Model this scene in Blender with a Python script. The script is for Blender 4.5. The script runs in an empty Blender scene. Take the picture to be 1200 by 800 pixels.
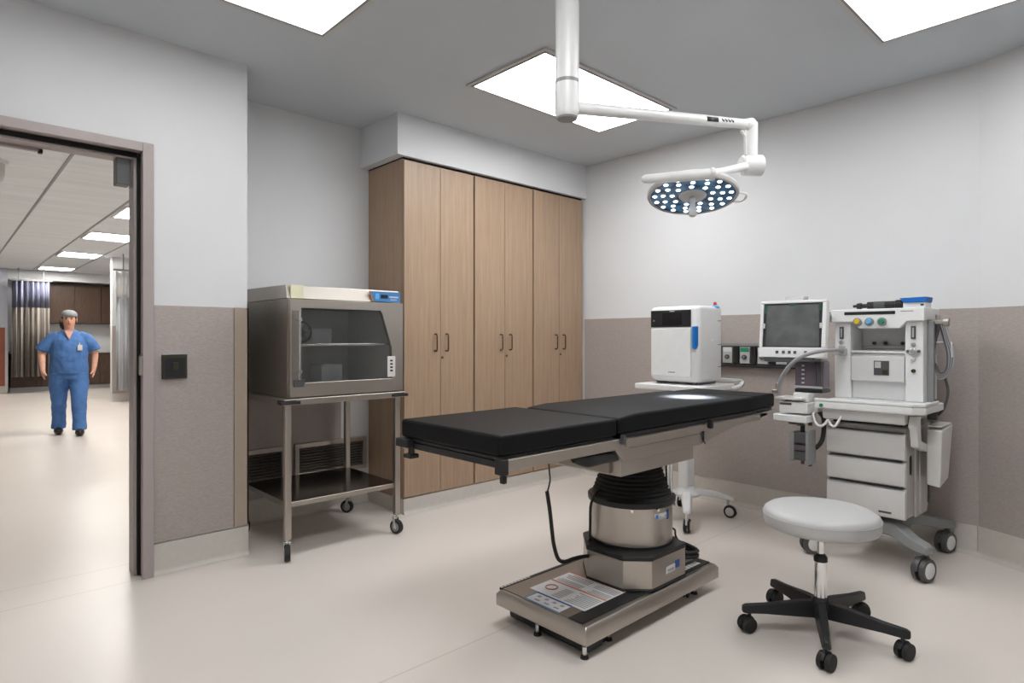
import bpy, bmesh, math, random
from mathutils import Vector, Matrix
random.seed(7)
D = bpy.data
C = bpy.context.scene.collection
PI = math.pi

# ------------------------------------------------------------------ camera, world, lights, exposure
CAM_H = 1.21
YAW = math.atan(770 / 720.0)                      # view direction measured from the +X wall direction
cam = D.objects.new('camera', D.cameras.new('camera'))
C.objects.link(cam)
cam.location = (0, 0, CAM_H)
cam.rotation_euler = (PI / 2, 0, YAW - PI / 2)
cam.data.sensor_width = 36.0
cam.data.lens = 36.0 * 720 / 1200
cam.data.shift_y = -4.0 / 1200
cam.data.clip_start = 0.02
bpy.context.scene.camera = cam
sc = bpy.context.scene
sc.view_settings.view_transform = 'Standard'
sc.view_settings.look = 'None'
sc.view_settings.gamma = 1
sc.view_settings.use_curve_mapping = False
sc.view_settings.exposure = 0.0
world = D.worlds.new('world'); sc.world = world
world.use_nodes = True
world.node_tree.nodes['Background'].inputs[0].default_value = (0.8, 0.85, 0.9, 1)
world.node_tree.nodes['Background'].inputs[1].default_value = 0.05
PANEL_POWER = 12.5       # emission of the room's ceiling panels
CORR_POWER = 42.0        # emission of the corridor troffers

# ------------------------------------------------------------------ materials
def mat(name, col, rough=0.5, metal=0.0, noise=0.0, nscale=20.0, stretch=(1, 1, 1), bump=0.0, col2=None,
        emit=None, estr=0.0, trans=0.0, coat=0.0, rnoise=0.0, spec=0.5, alpha=1.0, ior=1.45):
    m = D.materials.new(name); m.use_nodes = True
    nt = m.node_tree; b = nt.nodes['Principled BSDF']
    b.inputs['Base Color'].default_value = (*col, 1)
    b.inputs['Roughness'].default_value = rough
    b.inputs['Metallic'].default_value = metal
    b.inputs['Specular IOR Level'].default_value = spec
    b.inputs['IOR'].default_value = ior
    if trans: b.inputs['Transmission Weight'].default_value = trans
    if coat: b.inputs['Coat Weight'].default_value = coat
    if alpha < 1: b.inputs['Alpha'].default_value = alpha
    if emit:
        b.inputs['Emission Color'].default_value = (*emit, 1)
        b.inputs['Emission Strength'].default_value = estr
    tc = nt.nodes.new('ShaderNodeTexCoord'); mp = nt.nodes.new('ShaderNodeMapping')
    mp.inputs['Scale'].default_value = stretch
    nt.links.new(tc.outputs['Object'], mp.inputs['Vector'])
    n = nt.nodes.new('ShaderNodeTexNoise'); n.inputs['Scale'].default_value = nscale; n.inputs['Detail'].default_value = 4
    nt.links.new(mp.outputs[0], n.inputs['Vector'])
    amount = noise if (noise or col2) else 0.03
    mix = nt.nodes.new('ShaderNodeMix'); mix.data_type = 'RGBA'
    c2 = col2 or tuple(max(0, c * (1 - amount)) for c in col)
    mix.inputs[6].default_value = (*col, 1); mix.inputs[7].default_value = (*c2, 1)
    rp = nt.nodes.new('ShaderNodeMapRange'); rp.inputs[1].default_value = 0.35; rp.inputs[2].default_value = 0.65
    nt.links.new(n.outputs['Fac'], rp.inputs[0]); nt.links.new(rp.outputs[0], mix.inputs[0])
    nt.links.new(mix.outputs[2], b.inputs['Base Color'])
    if bump:
        bp = nt.nodes.new('ShaderNodeBump'); bp.inputs['Strength'].default_value = bump; bp.inputs['Distance'].default_value = 0.002
        nt.links.new(n.outputs['Fac'], bp.inputs['Height']); nt.links.new(bp.outputs[0], b.inputs['Normal'])
    if rnoise:
        r2 = nt.nodes.new('ShaderNodeMapRange'); r2.inputs[3].default_value = rough - rnoise; r2.inputs[4].default_value = rough + rnoise
        nt.links.new(n.outputs['Fac'], r2.inputs[0]); nt.links.new(r2.outputs[0], b.inputs['Roughness'])
    return m

M = {}
M['wall'] = mat('wall_paint', (0.66, 0.665, 0.675), 0.85, nscale=2)
M['ceiling'] = mat('ceiling_paint', (0.53, 0.56, 0.59), 0.9, nscale=2)
M['wain'] = mat('wall_panel', (0.40, 0.35, 0.325), 0.6, noise=0.16, nscale=60, stretch=(1, 1, 5), bump=0.25)
M['cove'] = mat('cove_base', (0.56, 0.525, 0.48), 0.45, noise=0.05, nscale=30)
M['guard'] = mat('corner_guard', (0.36, 0.29, 0.235), 0.5)
M['frame'] = mat('door_frame_paint', (0.36, 0.31, 0.30), 0.35)
M['gasket'] = mat('gasket_rubber', (0.008, 0.006, 0.006), 0.7)
M['steel'] = mat('brushed_steel', (0.49, 0.45, 0.405), 0.34, 0.95, noise=0.05, nscale=3, rnoise=0.03)
M['steel_dark'] = mat('satin_steel', (0.34, 0.31, 0.275), 0.36, 0.95, noise=0.06, nscale=3, rnoise=0.03)
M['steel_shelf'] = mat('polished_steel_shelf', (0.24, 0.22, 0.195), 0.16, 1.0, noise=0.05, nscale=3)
M['chrome'] = mat('chrome', (0.78, 0.78, 0.78), 0.12, 1.0)
M['black'] = mat('black_plastic', (0.012, 0.012, 0.013), 0.4)
M['rubber'] = mat('black_rubber', (0.016, 0.015, 0.015), 0.65)
M['vinyl'] = mat('black_vinyl', (0.008, 0.008, 0.009), 0.52, noise=0.2, nscale=300, bump=0.08, spec=0.14)
M['greyvinyl'] = mat('grey_vinyl', (0.46, 0.455, 0.45), 0.4, noise=0.06, nscale=200, bump=0.05)
M['white'] = mat('white_plastic', (0.72, 0.72, 0.715), 0.32)
M['white2'] = mat('off_white_plastic', (0.66, 0.65, 0.64), 0.35)
M['offgrey'] = mat('warm_grey_plastic', (0.50, 0.485, 0.47), 0.4)
M['grey'] = mat('grey_metal', (0.24, 0.245, 0.245), 0.4)
M['dgrey'] = mat('dark_grey_plastic', (0.075, 0.075, 0.078), 0.4)
M['screen'] = mat('dark_screen', (0.013, 0.012, 0.014), 0.12)
M['film'] = mat('crinkled_film', (0.12, 0.125, 0.125), 0.22, noise=0.35, nscale=9, bump=0.9)
M['blue'] = mat('blue_plastic', (0.01, 0.17, 0.50), 0.35)
M['bluebox'] = mat('blue_card', (0.0, 0.12, 0.45), 0.5)
M['label_blue'] = mat('label_blue', (0.05, 0.20, 0.47), 0.45)
M['label_white'] = mat('label_paper', (0.60, 0.60, 0.60), 0.5)
M['print_grey'] = mat('print_grey', (0.30, 0.30, 0.30), 0.6)
M['print_red'] = mat('print_red', (0.55, 0.17, 0.12), 0.6)
M['print_navy'] = mat('print_navy', (0.03, 0.07, 0.28), 0.6)
M['orange'] = mat('orange_print', (0.60, 0.20, 0.05), 0.5)
M['cream'] = mat('cream_tape', (0.72, 0.70, 0.50), 0.6)
M['red'] = mat('red_plastic', (0.5, 0.03, 0.03), 0.4)
M['yellow'] = mat('yellow_plastic', (0.75, 0.5, 0.03), 0.4)
M['green'] = mat('green_plastic', (0.02, 0.22, 0.10), 0.4)
M['dkgreen'] = mat('dark_green_plastic', (0.012, 0.07, 0.045), 0.4)
M['ltblue'] = mat('light_blue_plastic', (0.12, 0.42, 0.72), 0.4)
M['purple'] = mat('smoky_plastic', (0.13, 0.105, 0.125), 0.2, noise=0.2, nscale=12)
M['glass'] = mat('cabinet_glass', (0.12, 0.125, 0.12), 0.04, alpha=0.16)
M['bin'] = mat('translucent_bin', (0.75, 0.78, 0.8), 0.2, trans=0.7, alpha=0.7)
M['interior'] = mat('cabinet_liner', (0.68, 0.67, 0.65), 0.45, 0.1)
M['tan_hose'] = mat('grey_hose', (0.30, 0.30, 0.31), 0.4)
M['scrub'] = mat('blue_scrubs', (0.07, 0.175, 0.42), 0.85, noise=0.18, nscale=12, bump=0.4)
M['skin'] = mat('skin', (0.62, 0.33, 0.23), 0.5, noise=0.08, nscale=25)
M['hair'] = mat('dark_hair', (0.015, 0.012, 0.012), 0.6)
M['cap'] = mat('grey_cap', (0.26, 0.28, 0.29), 0.8)
M['dwood'] = mat('dark_wood', (0.095, 0.055, 0.036), 0.5, noise=0.35, nscale=6, stretch=(8, 8, 1))
M['redpanel'] = mat('rust_panel', (0.28, 0.085, 0.05), 0.6)
M['bronze'] = mat('bronze', (0.06, 0.05, 0.035), 0.4, 0.6)
M['pull'] = mat('bronze_pull', (0.12, 0.07, 0.04), 0.35, 0.7)
M['bluewall'] = mat('pale_blue_paint', (0.55, 0.58, 0.66), 0.85)
M['panel'] = mat('lit_diffuser', (0.9, 0.9, 0.9), 0.5, emit=(0.985, 0.995, 1.0), estr=PANEL_POWER)
M['cpanel'] = mat('lit_corridor_diffuser', (0.9, 0.9, 0.9), 0.5, emit=(1.0, 0.96, 0.90), estr=CORR_POWER)
M['led'] = mat('lit_led', (0.9, 0.95, 1.0), 0.4, emit=(0.80, 0.92, 1.0), estr=6.0)
M['ledglass'] = mat('blue_lamp_glass', (0.02, 0.06, 0.12), 0.12, noise=0.8, nscale=18, col2=(0.10, 0.28, 0.48))
M['counter'] = mat('grey_counter', (0.5, 0.5, 0.5), 0.5)
M['gaugeface'] = mat('outlet_face', (0.42, 0.42, 0.42), 0.4)

def wood_material():
    m = D.materials.new('light_oak_laminate'); m.use_nodes = True
    nt = m.node_tree; b = nt.nodes['Principled BSDF']; b.inputs['Roughness'].default_value = 0.45
    tc = nt.nodes.new('ShaderNodeTexCoord')
    def layer(scale, st):
        mp = nt.nodes.new('ShaderNodeMapping'); mp.inputs['Scale'].default_value = st
        n = nt.nodes.new('ShaderNodeTexNoise'); n.inputs['Scale'].default_value = scale; n.inputs['Detail'].default_value = 5
        nt.links.new(tc.outputs['Object'], mp.inputs['Vector']); nt.links.new(mp.outputs[0], n.inputs['Vector'])
        return n
    a = layer(9, (5, 5, 0.12)); c = layer(60, (3, 3, 0.1))
    add = nt.nodes.new('ShaderNodeMath'); add.operation = 'ADD'
    nt.links.new(a.outputs['Fac'], add.inputs[0]); nt.links.new(c.outputs['Fac'], add.inputs[1])
    cr = nt.nodes.new('ShaderNodeValToRGB')
    cr.color_ramp.elements[0].position = 0.75; cr.color_ramp.elements[0].color = (0.315, 0.212, 0.140, 1)
    cr.color_ramp.elements[1].position = 1.25; cr.color_ramp.elements[1].color = (0.395, 0.278, 0.190, 1)
    half = nt.nodes.new('ShaderNodeMath'); half.operation = 'MULTIPLY'; half.inputs[1].default_value = 0.5
    cr.color_ramp.elements[0].position = 0.38; cr.color_ramp.elements[1].position = 0.62
    nt.links.new(add.outputs[0], half.inputs[0]); nt.links.new(half.outputs[0], cr.inputs[0])
    nt.links.new(cr.outputs[0], b.inputs['Base Color'])
    return m
M['wood'] = wood_material()

def floor_material(seams, base, c2):
    """sheet vinyl: faint mottling and the welded seams along X at the given Y"""
    m = D.materials.new('sheet_vinyl_floor'); m.use_nodes = True
    nt = m.node_tree; b = nt.nodes['Principled BSDF']
    b.inputs['Roughness'].default_value = 0.34
    tc = nt.nodes.new('ShaderNodeTexCoord')
    n = nt.nodes.new('ShaderNodeTexNoise'); n.inputs['Scale'].default_value = 1.3; n.inputs['Detail'].default_value = 6
    nt.links.new(tc.outputs['Object'], n.inputs['Vector'])
    mix = nt.nodes.new('ShaderNodeMix'); mix.data_type = 'RGBA'
    mix.inputs[6].default_value = (*base, 1); mix.inputs[7].default_value = (*c2, 1)
    nt.links.new(n.outputs['Fac'], mix.inputs[0])
    sep = nt.nodes.new('ShaderNodeSeparateXYZ'); nt.links.new(tc.outputs['Object'], sep.inputs[0])
    prev = None
    for s in seams:
        d = nt.nodes.new('ShaderNodeMath'); d.operation = 'SUBTRACT'; d.inputs[1].default_value = s
        nt.links.new(sep.outputs[1], d.inputs[0])
        a = nt.nodes.new('ShaderNodeMath'); a.operation = 'ABSOLUTE'; nt.links.new(d.outputs[0], a.inputs[0])
        l = nt.nodes.new('ShaderNodeMath'); l.operation = 'LESS_THAN'; l.inputs[1].default_value = 0.0035
        nt.links.new(a.outputs[0], l.inputs[0])
        if prev is None: prev = l
        else:
            q = nt.nodes.new('ShaderNodeMath'); q.operation = 'MAXIMUM'
            nt.links.new(prev.outputs[0], q.inputs[0]); nt.links.new(l.outputs[0], q.inputs[1]); prev = q
    mx = nt.nodes.new('ShaderNodeMix'); mx.data_type = 'RGBA'; mx.inputs[7].default_value = (base[0] * .72, base[1] * .7, base[2] * .68, 1)
    sc_ = nt.nodes.new('ShaderNodeMath'); sc_.operation = 'MULTIPLY'; sc_.inputs[1].default_value = 0.7
    nt.links.new(prev.outputs[0], sc_.inputs[0]); nt.links.new(sc_.outputs[0], mx.inputs[0])
    nt.links.new(mix.outputs[2], mx.inputs[6]); nt.links.new(mx.outputs[2], b.inputs['Base Color'])
    r = nt.nodes.new('ShaderNodeMapRange'); r.inputs[3].default_value = 0.27; r.inputs[4].default_value = 0.42
    nt.links.new(n.outputs['Fac'], r.inputs[0]); nt.links.new(r.outputs[0], b.inputs['Roughness'])
    return m
M['floor'] = floor_material([3.53, 3.81, 1.893], (0.71, 0.645, 0.595), (0.67, 0.615, 0.565))

def tile_ceiling_material():
    m = D.materials.new('acoustic_tile'); m.use_nodes = True
    nt = m.node_tree; b = nt.nodes['Principled BSDF']; b.inputs['Roughness'].default_value = 0.95
    tc = nt.nodes.new('ShaderNodeTexCoord'); mp = nt.nodes.new('ShaderNodeMapping')
    mp.inputs['Scale'].default_value = (0.4, 5, 1)
    n = nt.nodes.new('ShaderNodeTexNoise'); n.inputs['Scale'].default_value = 2; n.inputs['Detail'].default_value = 3
    cr = nt.nodes.new('ShaderNodeValToRGB')
    cr.color_ramp.elements[0].position = .3; cr.color_ramp.elements[0].color = (0.70, 0.73, 0.76, 1)
    cr.color_ramp.elements[1].position = .7; cr.color_ramp.elements[1].color = (0.78, 0.81, 0.84, 1)
    nt.links.new(tc.outputs['Object'], mp.inputs['Vector']); nt.links.new(mp.outputs[0], n.inputs['Vector'])
    nt.links.new(n.outputs['Fac'], cr.inputs[0]); nt.links.new(cr.outputs[0], b.inputs['Base Color'])
    return m
M['tiles'] = tile_ceiling_material()

def curtain_material(name, a, b_, scale):
    m = D.materials.new(name); m.use_nodes = True
    nt = m.node_tree; b = nt.nodes['Principled BSDF']; b.inputs['Roughness'].default_value = 0.85
    tc = nt.nodes.new('ShaderNodeTexCoord')
    mp = nt.nodes.new('ShaderNodeMapping'); mp.inputs['Scale'].default_value = (scale, scale, 0.05)
    n = nt.nodes.new('ShaderNodeTexNoise'); n.inputs['Scale'].default_value = 1.0; n.inputs['Detail'].default_value = 1
    cr = nt.nodes.new('ShaderNodeValToRGB')
    cr.color_ramp.elements[0].position = .42; cr.color_ramp.elements[0].color = (*a, 1)
    cr.color_ramp.elements[1].position = .58; cr.color_ramp.elements[1].color = (*b_, 1)
    nt.links.new(tc.outputs['Object'], mp.inputs['Vector']); nt.links.new(mp.outputs[0], n.inputs['Vector'])
    nt.links.new(n.outputs['Fac'], cr.inputs[0]); nt.links.new(cr.outputs[0], b.inputs['Base Color'])
    return m
M['curtain'] = curtain_material('striped_curtain', (0.075, 0.062, 0.055), (0.27, 0.24, 0.21), 22)
M['curtain_mesh'] = curtain_material('curtain_mesh', (0.12, 0.125, 0.19), (0.26, 0.27, 0.36), 30)
M['curtain_grey'] = curtain_material('grey_curtain', (0.27, 0.28, 0.30), (0.52, 0.53, 0.56), 12)
M['curtain_white'] = curtain_material('white_curtain_mesh', (0.6, 0.6, 0.61), (0.75, 0.75, 0.76), 12)

# ------------------------------------------------------------------ mesh helpers
class MB:
    def __init__(self): self.bm = bmesh.new(); self.M = Matrix.Identity(4)
    def v(self, p): return self.bm.verts.new(self.M @ Vector(p))
    def f(self, vs, smooth=False):
        try:
            fc = self.bm.faces.new(vs); fc.smooth = smooth; return fc
        except ValueError: return None
    def box(self, x0, x1, y0, y1, z0, z1):
        p = [self.v(q) for q in ((x0, y0, z0), (x1, y0, z0), (x1, y1, z0), (x0, y1, z0), (x0, y0, z1), (x1, y0, z1), (x1, y1, z1), (x0, y1, z1))]
        for q in ((0, 3, 2, 1), (4, 5, 6, 7), (0, 1, 5, 4), (1, 2, 6, 5), (2, 3, 7, 6), (3, 0, 4, 7)): self.f([p[i] for i in q])
        return self
    def prism(self, pts, axis, a, b):
        def mk(u, v, w): return {'y': (u, w, v), 'x': (w, u, v), 'z': (u, v, w)}[axis]
        A = [self.v(mk(u, v, a)) for u, v in pts]; B = [self.v(mk(u, v, b)) for u, v in pts]
        n = len(pts)
        self.f(A); self.f(B[::-1])
        for i in range(n): self.f([A[i], B[i], B[(i + 1) % n], A[(i + 1) % n]])
        return self
    def cyl(self, p0, p1, r0, r1=None, n=24):
        r1 = r0 if r1 is None else r1
        p0 = Vector(p0); p1 = Vector(p1); d = (p1 - p0).normalized()
        u = d.orthogonal().normalized(); w = d.cross(u)
        A = []; B = []
        for i in range(n):
            t = 2 * PI * i / n; k = u * math.cos(t) + w * math.sin(t)
            A.append(self.v(p0 + k * r0)); B.append(self.v(p1 + k * r1))
        self.f(A); self.f(B[::-1])
        for i in range(n): self.f([A[i], A[(i + 1) % n], B[(i + 1) % n], B[i]], True)
        return self
    def tube(self, path, r, n=10, closed=False, smoothpath=0):
        P = [Vector(p) for p in path]
        if smoothpath:
            Q = []
            m = len(P)
            rng = range(m if closed else m - 1)
            for i in rng:
                a = P[(i - 1) % m] if (closed or i > 0) else P[i]; b = P[i]; c = P[(i + 1) % m]; d = P[(i + 2) % m] if (closed or i + 2 < m) else P[i + 1]
                for k in range(smoothpath):
                    t = k / smoothpath
                    Q.append(0.5 * ((2 * b) + (c - a) * t + (2 * a - 5 * b + 4 * c - d) * t * t + (3 * b - 3 * c + d - a) * t ** 3))
            if not closed: Q.append(P[-1])
            P = Q
        m = len(P); rings = []
        T0 = (P[1] - P[0]).normalized(); u = T0.orthogonal().normalized()
        for i in range(m):
            if closed: T = (P[(i + 1) % m] - P[(i - 1) % m]).normalized()
            else: T = (P[min(i + 1, m - 1)] - P[max(i - 1, 0)]).normalized()
            u = (u - T * u.dot(T))
            u = u.normalized() if u.length > 1e-6 else T.orthogonal().normalized()
            w = T.cross(u)
            if isinstance(r, (list, tuple)):
                q = i / (m - 1) * (len(r) - 1); j = min(int(q), len(r) - 2); rr = r[j] + (r[j + 1] - r[j]) * (q - j)
            else: rr = r
            rings.append([self.v(P[i] + (u * math.cos(2 * PI * k / n) + w * math.sin(2 * PI * k / n)) * rr) for k in range(n)])
        for i in range(m if closed else m - 1):
            A = rings[i]; B = rings[(i + 1) % m]
            for k in range(n): self.f([A[k], A[(k + 1) % n], B[(k + 1) % n], B[k]], True)
        if not closed: self.f(rings[0][::-1]); self.f(rings[-1])
        return self
    def lathe(self, prof, c=(0, 0, 0), n=36, sx=1, sy=1, caps=True):
        rings = []
        for r, z in prof:
            rings.append([self.v((c[0] + sx * max(r, 1e-4) * math.cos(2 * PI * k / n), c[1] + sy * max(r, 1e-4) * math.sin(2 * PI * k / n), c[2] + z)) for k in range(n)])
        for A, B in zip(rings, rings[1:]):
            for k in range(n): self.f([A[k], A[(k + 1) % n], B[(k + 1) % n], B[k]], True)
        if caps: self.f(rings[0][::-1]); self.f(rings[-1])
        return self
    def ball(self, c, r, n=16):
        rx, ry, rz = r if isinstance(r, (tuple, list)) else (r, r, r)
        prof = [(math.sin(PI * i / n), -math.cos(PI * i / n)) for i in range(n + 1)]
        rings = [[self.v((c[0] + rx * max(a, 1e-3) * math.cos(2 * PI * k / n), c[1] + ry * max(a, 1e-3) * math.sin(2 * PI * k / n), c[2] + rz * z)) for k in range(n)] for a, z in prof]
        for A, B in zip(rings, rings[1:]):
            for k in range(n): self.f([A[k], A[(k + 1) % n], B[(k + 1) % n], B[k]], True)
        return self

def wloc(p):
    v = Vector((0, 0, 0))
    while p is not None: v += Vector(p.location); p = p.parent
    return v

def tag(o, label=None, cat=None, group=None, kind=None):
    if label: o['label'] = label
    if cat: o['category'] = cat
    if group: o['group'] = group
    if kind: o['kind'] = kind
    return o

HOOK = None
def obj(name, mb, m, parent=None, bevel=0.0, seg=2, label=None, local=False, sub=0):
    """link the collected shapes as one mesh object; vertices are given in world space unless local"""
    off = Vector((0, 0, 0)) if local else (wloc(parent) if parent else Vector((0, 0, 0)))
    if HOOK:
        for v in mb.bm.verts: v.co = HOOK(v.co)
    for v in mb.bm.verts: v.co -= off
    bmesh.ops.recalc_face_normals(mb.bm, faces=mb.bm.faces[:])
    me = D.meshes.new(name); mb.bm.to_mesh(me); mb.bm.free()
    me.materials.append(M[m] if isinstance(m, str) else m)
    o = D.objects.new(name, me); C.objects.link(o)
    if not bevel and not sub: me.set_sharp_from_angle(angle=math.radians(45))
    if bevel:
        md = o.modifiers.new('bevel', 'BEVEL'); md.width = bevel; md.segments = seg; md.limit_method = 'ANGLE'; md.angle_limit = math.radians(40)
        for p in me.polygons: p.use_smooth = True
        me.set_sharp_from_angle(angle=math.radians(75))
        md.harden_normals = True
    if sub:
        md = o.modifiers.new('sub', 'SUBSURF'); md.levels = sub; md.render_levels = sub
        for p in me.polygons: p.use_smooth = True
    if parent: o.parent = parent
    if label: o['label'] = label
    return o

def root(name, loc, label, cat, group=None, rz=0.0):
    o = D.objects.new(name, None); C.objects.link(o); o.location = loc; o.rotation_euler = (0, 0, rz)
    o.empty_display_size = 0.1
    return tag(o, label, cat, group)

def centre(o):
    """put a top-level mesh object's origin at the middle of its foot"""
    vs = [v.co.copy() for v in o.data.vertices]
    c = Vector(((min(v.x for v in vs) + max(v.x for v in vs)) / 2, (min(v.y for v in vs) + max(v.y for v in vs)) / 2, min(v.z for v in vs)))
    for v in o.data.vertices: v.co -= c
    o.location = c
    return o

def copy_tree(o, parent=None):
    c = o.copy(); C.objects.link(c); c.parent = parent
    for ch in [q for q in D.objects if q.parent == o]: copy_tree(ch, c)
    return c

def B(*a): return MB().box(*a)
def structure(name, mb, m, parent=None, bevel=0): return tag(obj(name, mb, m, parent, bevel), kind='structure')

# ------------------------------------------------------------------ the room
CEIL = 2.74
XR = 4.24; YD = 3.54; YB = 4.06
structure('floor', B(-3.2, 6.0, -2.3, 19.0, -0.1, 0.0), 'floor')
structure('ceiling', B(-1.75, 4.45, -2.3, 4.21, CEIL, CEIL + 0.1), 'ceiling')
w = MB()
w.box(-1.75, -0.60, YD, 3.70, 0, CEIL); w.box(-0.60, 0.78, YD, 3.70, 2.17, CEIL); w.box(0.78, 1.272, YD, 3.70, 0, CEIL); w.box(1.12, 1.272, 3.70, 4.21, 0, CEIL)
structure('wall_left', w, 'wall')
structure('wall_back', B(1.272, XR, YB, 4.21, 0, CEIL), 'wall')
structure('wall_right', B(XR, 4.40, 0.72, 4.21, 0, CEIL), 'wall')
dx, dy = -0.433, -0.9014
nx, ny = 0.9014, -0.433
L = 2.6
structure('wall_right_angled', MB().prism([(XR, 0.72), (XR + dx * L, 0.72 + dy * L), (XR + dx * L + nx * .15, 0.72 + dy * L + ny * .15), (XR + nx * .15, 0.72 + ny * .15), (XR + .15, 0.72)], 'z', 0, CEIL), 'wall')
structure('wall_front', B(-1.35, 3.5, -1.65, -1.5, 0, CEIL), 'wall')  # unseen wall behind the camera, pulled in to bounce more fill light
structure('wall_side', B(-1.35, -1.2, -1.5, YD, 0, CEIL), 'wall')  # unseen too, set closer for the same bounce
structure('wall_bulkhead', B(2.27, XR, 3.56, YB, 2.455, CEIL), 'wall')
# wall panels up to 1.38 m
PZ0, PZ1 = 0.165, 1.378
PT = 0.012
structure('trim_1', B(0.80, 1.195, YD - PT, YD, PZ0, PZ1), 'wain', bevel=0.002)
structure('trim_2', B(XR - PT, XR, 0.72, 3.57, PZ0, PZ1), 'wain')
structure('trim_3', MB().prism([(XR - PT, 0.723), (XR + dx * L - PT, 0.723 + dy * L), (XR + dx * L, 0.72 + dy * L), (XR, 0.72)], 'z', PZ0, PZ1), 'wain')
structure('trim_4', B(-1.2, -0.62, YD - PT, YD, PZ0, PZ1), 'wain')
# tan corner guard at the end of the door wall
g = MB().box(1.197, 1.276, YD - 0.016, YD, PZ0, PZ1).box(1.264, 1.276, YD - 0.016, YD + 0.06, PZ0, PZ1)
structure('trim_5', g, 'guard', bevel=0.002)

def cove(name, p0, p1, nrm, h=0.158, r=0.028):
    """flash-cove base from p0 to p1; nrm points into the room"""
    p0 = Vector(p0); p1 = Vector(p1); n_ = Vector(nrm).normalized()
    prof = [(0, h), (0.008, h), (0.008, r)]
    for k in range(1, 6):
        a = PI / 2 * k / 5
        prof.append((0.008 + r * (1 - math.cos(a)), r * (1 - math.sin(a)) + 0.0008))
    prof.append((0, 0.0))
    mb = MB(); A = []; Bv = []
    for u, z in prof:
        A.append(mb.v((p0.x + n_.x * u, p0.y + n_.y * u, z))); Bv.append(mb.v((p1.x + n_.x * u, p1.y + n_.y * u, z)))
    m = len(prof); mb.f(A); mb.f(Bv[::-1])
    for i in range(m): mb.f([A[i], A[(i + 1) % m], Bv[(i + 1) % m], Bv[i]], 2 <= i <= 6)
    return structure(name, mb, 'cove')
cove('baseboard_left', (0.80, YD), (1.276, YD), (0, -1))
cove('baseboard_right', (XR, 0.73), (XR, 3.56), (-1, 0), 0.165)
cove('baseboard_right_angled', (XR - 0.002, 0.725), (XR + dx * L, 0.72 + dy * L), (-nx, -ny), 0.165)
structure('trim_6', B(1.272, 2.11, YB - PT, YB, PZ0, 1.2), 'wain')
cove('baseboard_back', (1.272, YB), (2.33, YB), (0, -1))
cove('baseboard_cabinets', (2.33, 3.585), (4.225, 3.585), (0, -1), 0.105)
structure('baseboard_plinth', B(2.33, 4.225, 3.585, YB, 0, 0.105), 'cove')
cove('baseboard_side', (-1.2, -1.5), (-1.2, YD), (1, 0))

# door frame
def door_frame():
    r = MB()
    X0, X1, Z1 = -0.60, 0.80, 2.19
    # casings on the room face
    r.box(0.750, X1, 3.505, YD, 0, Z1).box(X0 - 0.02, X0 + 0.03, 3.505, YD, 0, Z1).box(X0 + 0.03, 0.750, 3.505, YD, 2.145, Z1)
    # jambs through the wall
    r.box(0.758, 0.78, YD, 3.70, 0, 2.17).box(X0, X0 + 0.022, YD, 3.70, 0, 2.17).box(X0 + .022, 0.758, YD, 3.70, 2.152, 2.17)
    # stops
    r.box(0.728, 0.758, 3.60, 3.70, 0, 2.15).box(X0 + 0.022, X0 + 0.05, 3.60, 3.70, 0, 2.15).box(X0 + .05, 0.728, 3.60, 3.70, 2.118, 2.152)
    # casing on the corridor face
    r.box(0.745, X1, 3.70, 3.735, 0, Z1).box(X0 - 0.02, X0 + 0.03, 3.70, 3.735, 0, Z1).box(X0 + .03, 0.745, 3.70, 3.735, 2.135, Z1)
    f = structure('door_1', r, 'frame', bevel=0.003)
    obj('gasket', MB().box(0.742, 0.757, 3.585, 3.60, 0.004, 2.14).box(-0.55, 0.742, 3.585, 3.60, 2.128, 2.150), 'gasket', f)
    s = MB().box(0.7465, 0.7505, 3.51, 3.565, 1.02, 1.125)
    s.box(0.733, 0.7485, 3.497, 3.513, 1.025, 1.12)
    obj('strike_plate', s, 'steel_dark', f, 0.002)
    obj('strike_pocket', B(0.7455, 0.7475, 3.525, 3.553, 1.04, 1.105), 'black', f)
    obj('header_stop', B(-0.5, 0.36, 3.70, 3.73, 2.105, 2.135), 'frame', f, 0.002)
    obj('header_bracket', B(0.352, 0.37, 3.70, 3.728, 2.098, 2.118), 'black', f, 0.002)
    c = MB().box(0.655, 0.715, 3.60, 3.68, 1.985, 2.118)
    obj('door_closer', c, 'dgrey', f, 0.004)
door_frame()

# ------------------------------------------------------------------ corridor beyond the door
YF = 17.6
structure('ceiling.001', B(-3.2, 6.0, 4.21, 19.0, CEIL, CEIL + 0.1), 'tiles')
structure('wall_corridor_left', B(-3.2, -3.05, 3.7, YF, 0, CEIL), 'wall')
structure('wall_corridor_near', MB().box(-3.05, -1.75, 3.55, 3.70, 0, CEIL).box(4.40, 6.0, 4.06, 4.21, 0, CEIL), 'wall')
structure('wall_corridor_right', B(5.85, 6.0, 4.21, YF, 0, CEIL), 'wall')
w = MB().box(-3.05, 1.12, 17.35, 17.5, 0, CEIL).box(1.02, 1.12, 17.5, 18.4, 0, CEIL)
structure('wall_corridor_far', w, 'bluewall')
structure('wall_corridor_recess', B(1.12, 5.0, 18.1, 18.3, 0, CEIL), 'wall')
structure('trim_7', B(-3.0, 1.075, 17.335, 17.35, 0.165, 1.44), 'redpanel')
structure('trim_8', B(1.075, 1.125, 17.33, 17.35, 0, 1.44), 'counter')
cove('baseboard_corridor_far', (-3.0, 17.33), (1.12, 17.33), (0, -1))
structure('wall_corridor_stub', B(2.40, 5.85, 13.6, 13.75, 0, CEIL), 'wall')
structure('trim_9', B(2.40, 5.85, 13.585, 13.6, 0.165, 1.44), 'wain')
cove('baseboard_corridor_stub', (2.40, 13.585), (5.85, 13.585), (0, -1))
structure('wall_corridor_soffit', B(1.12, 5.0, 17.45, 17.6, 2.52, CEIL), 'wall')
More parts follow.
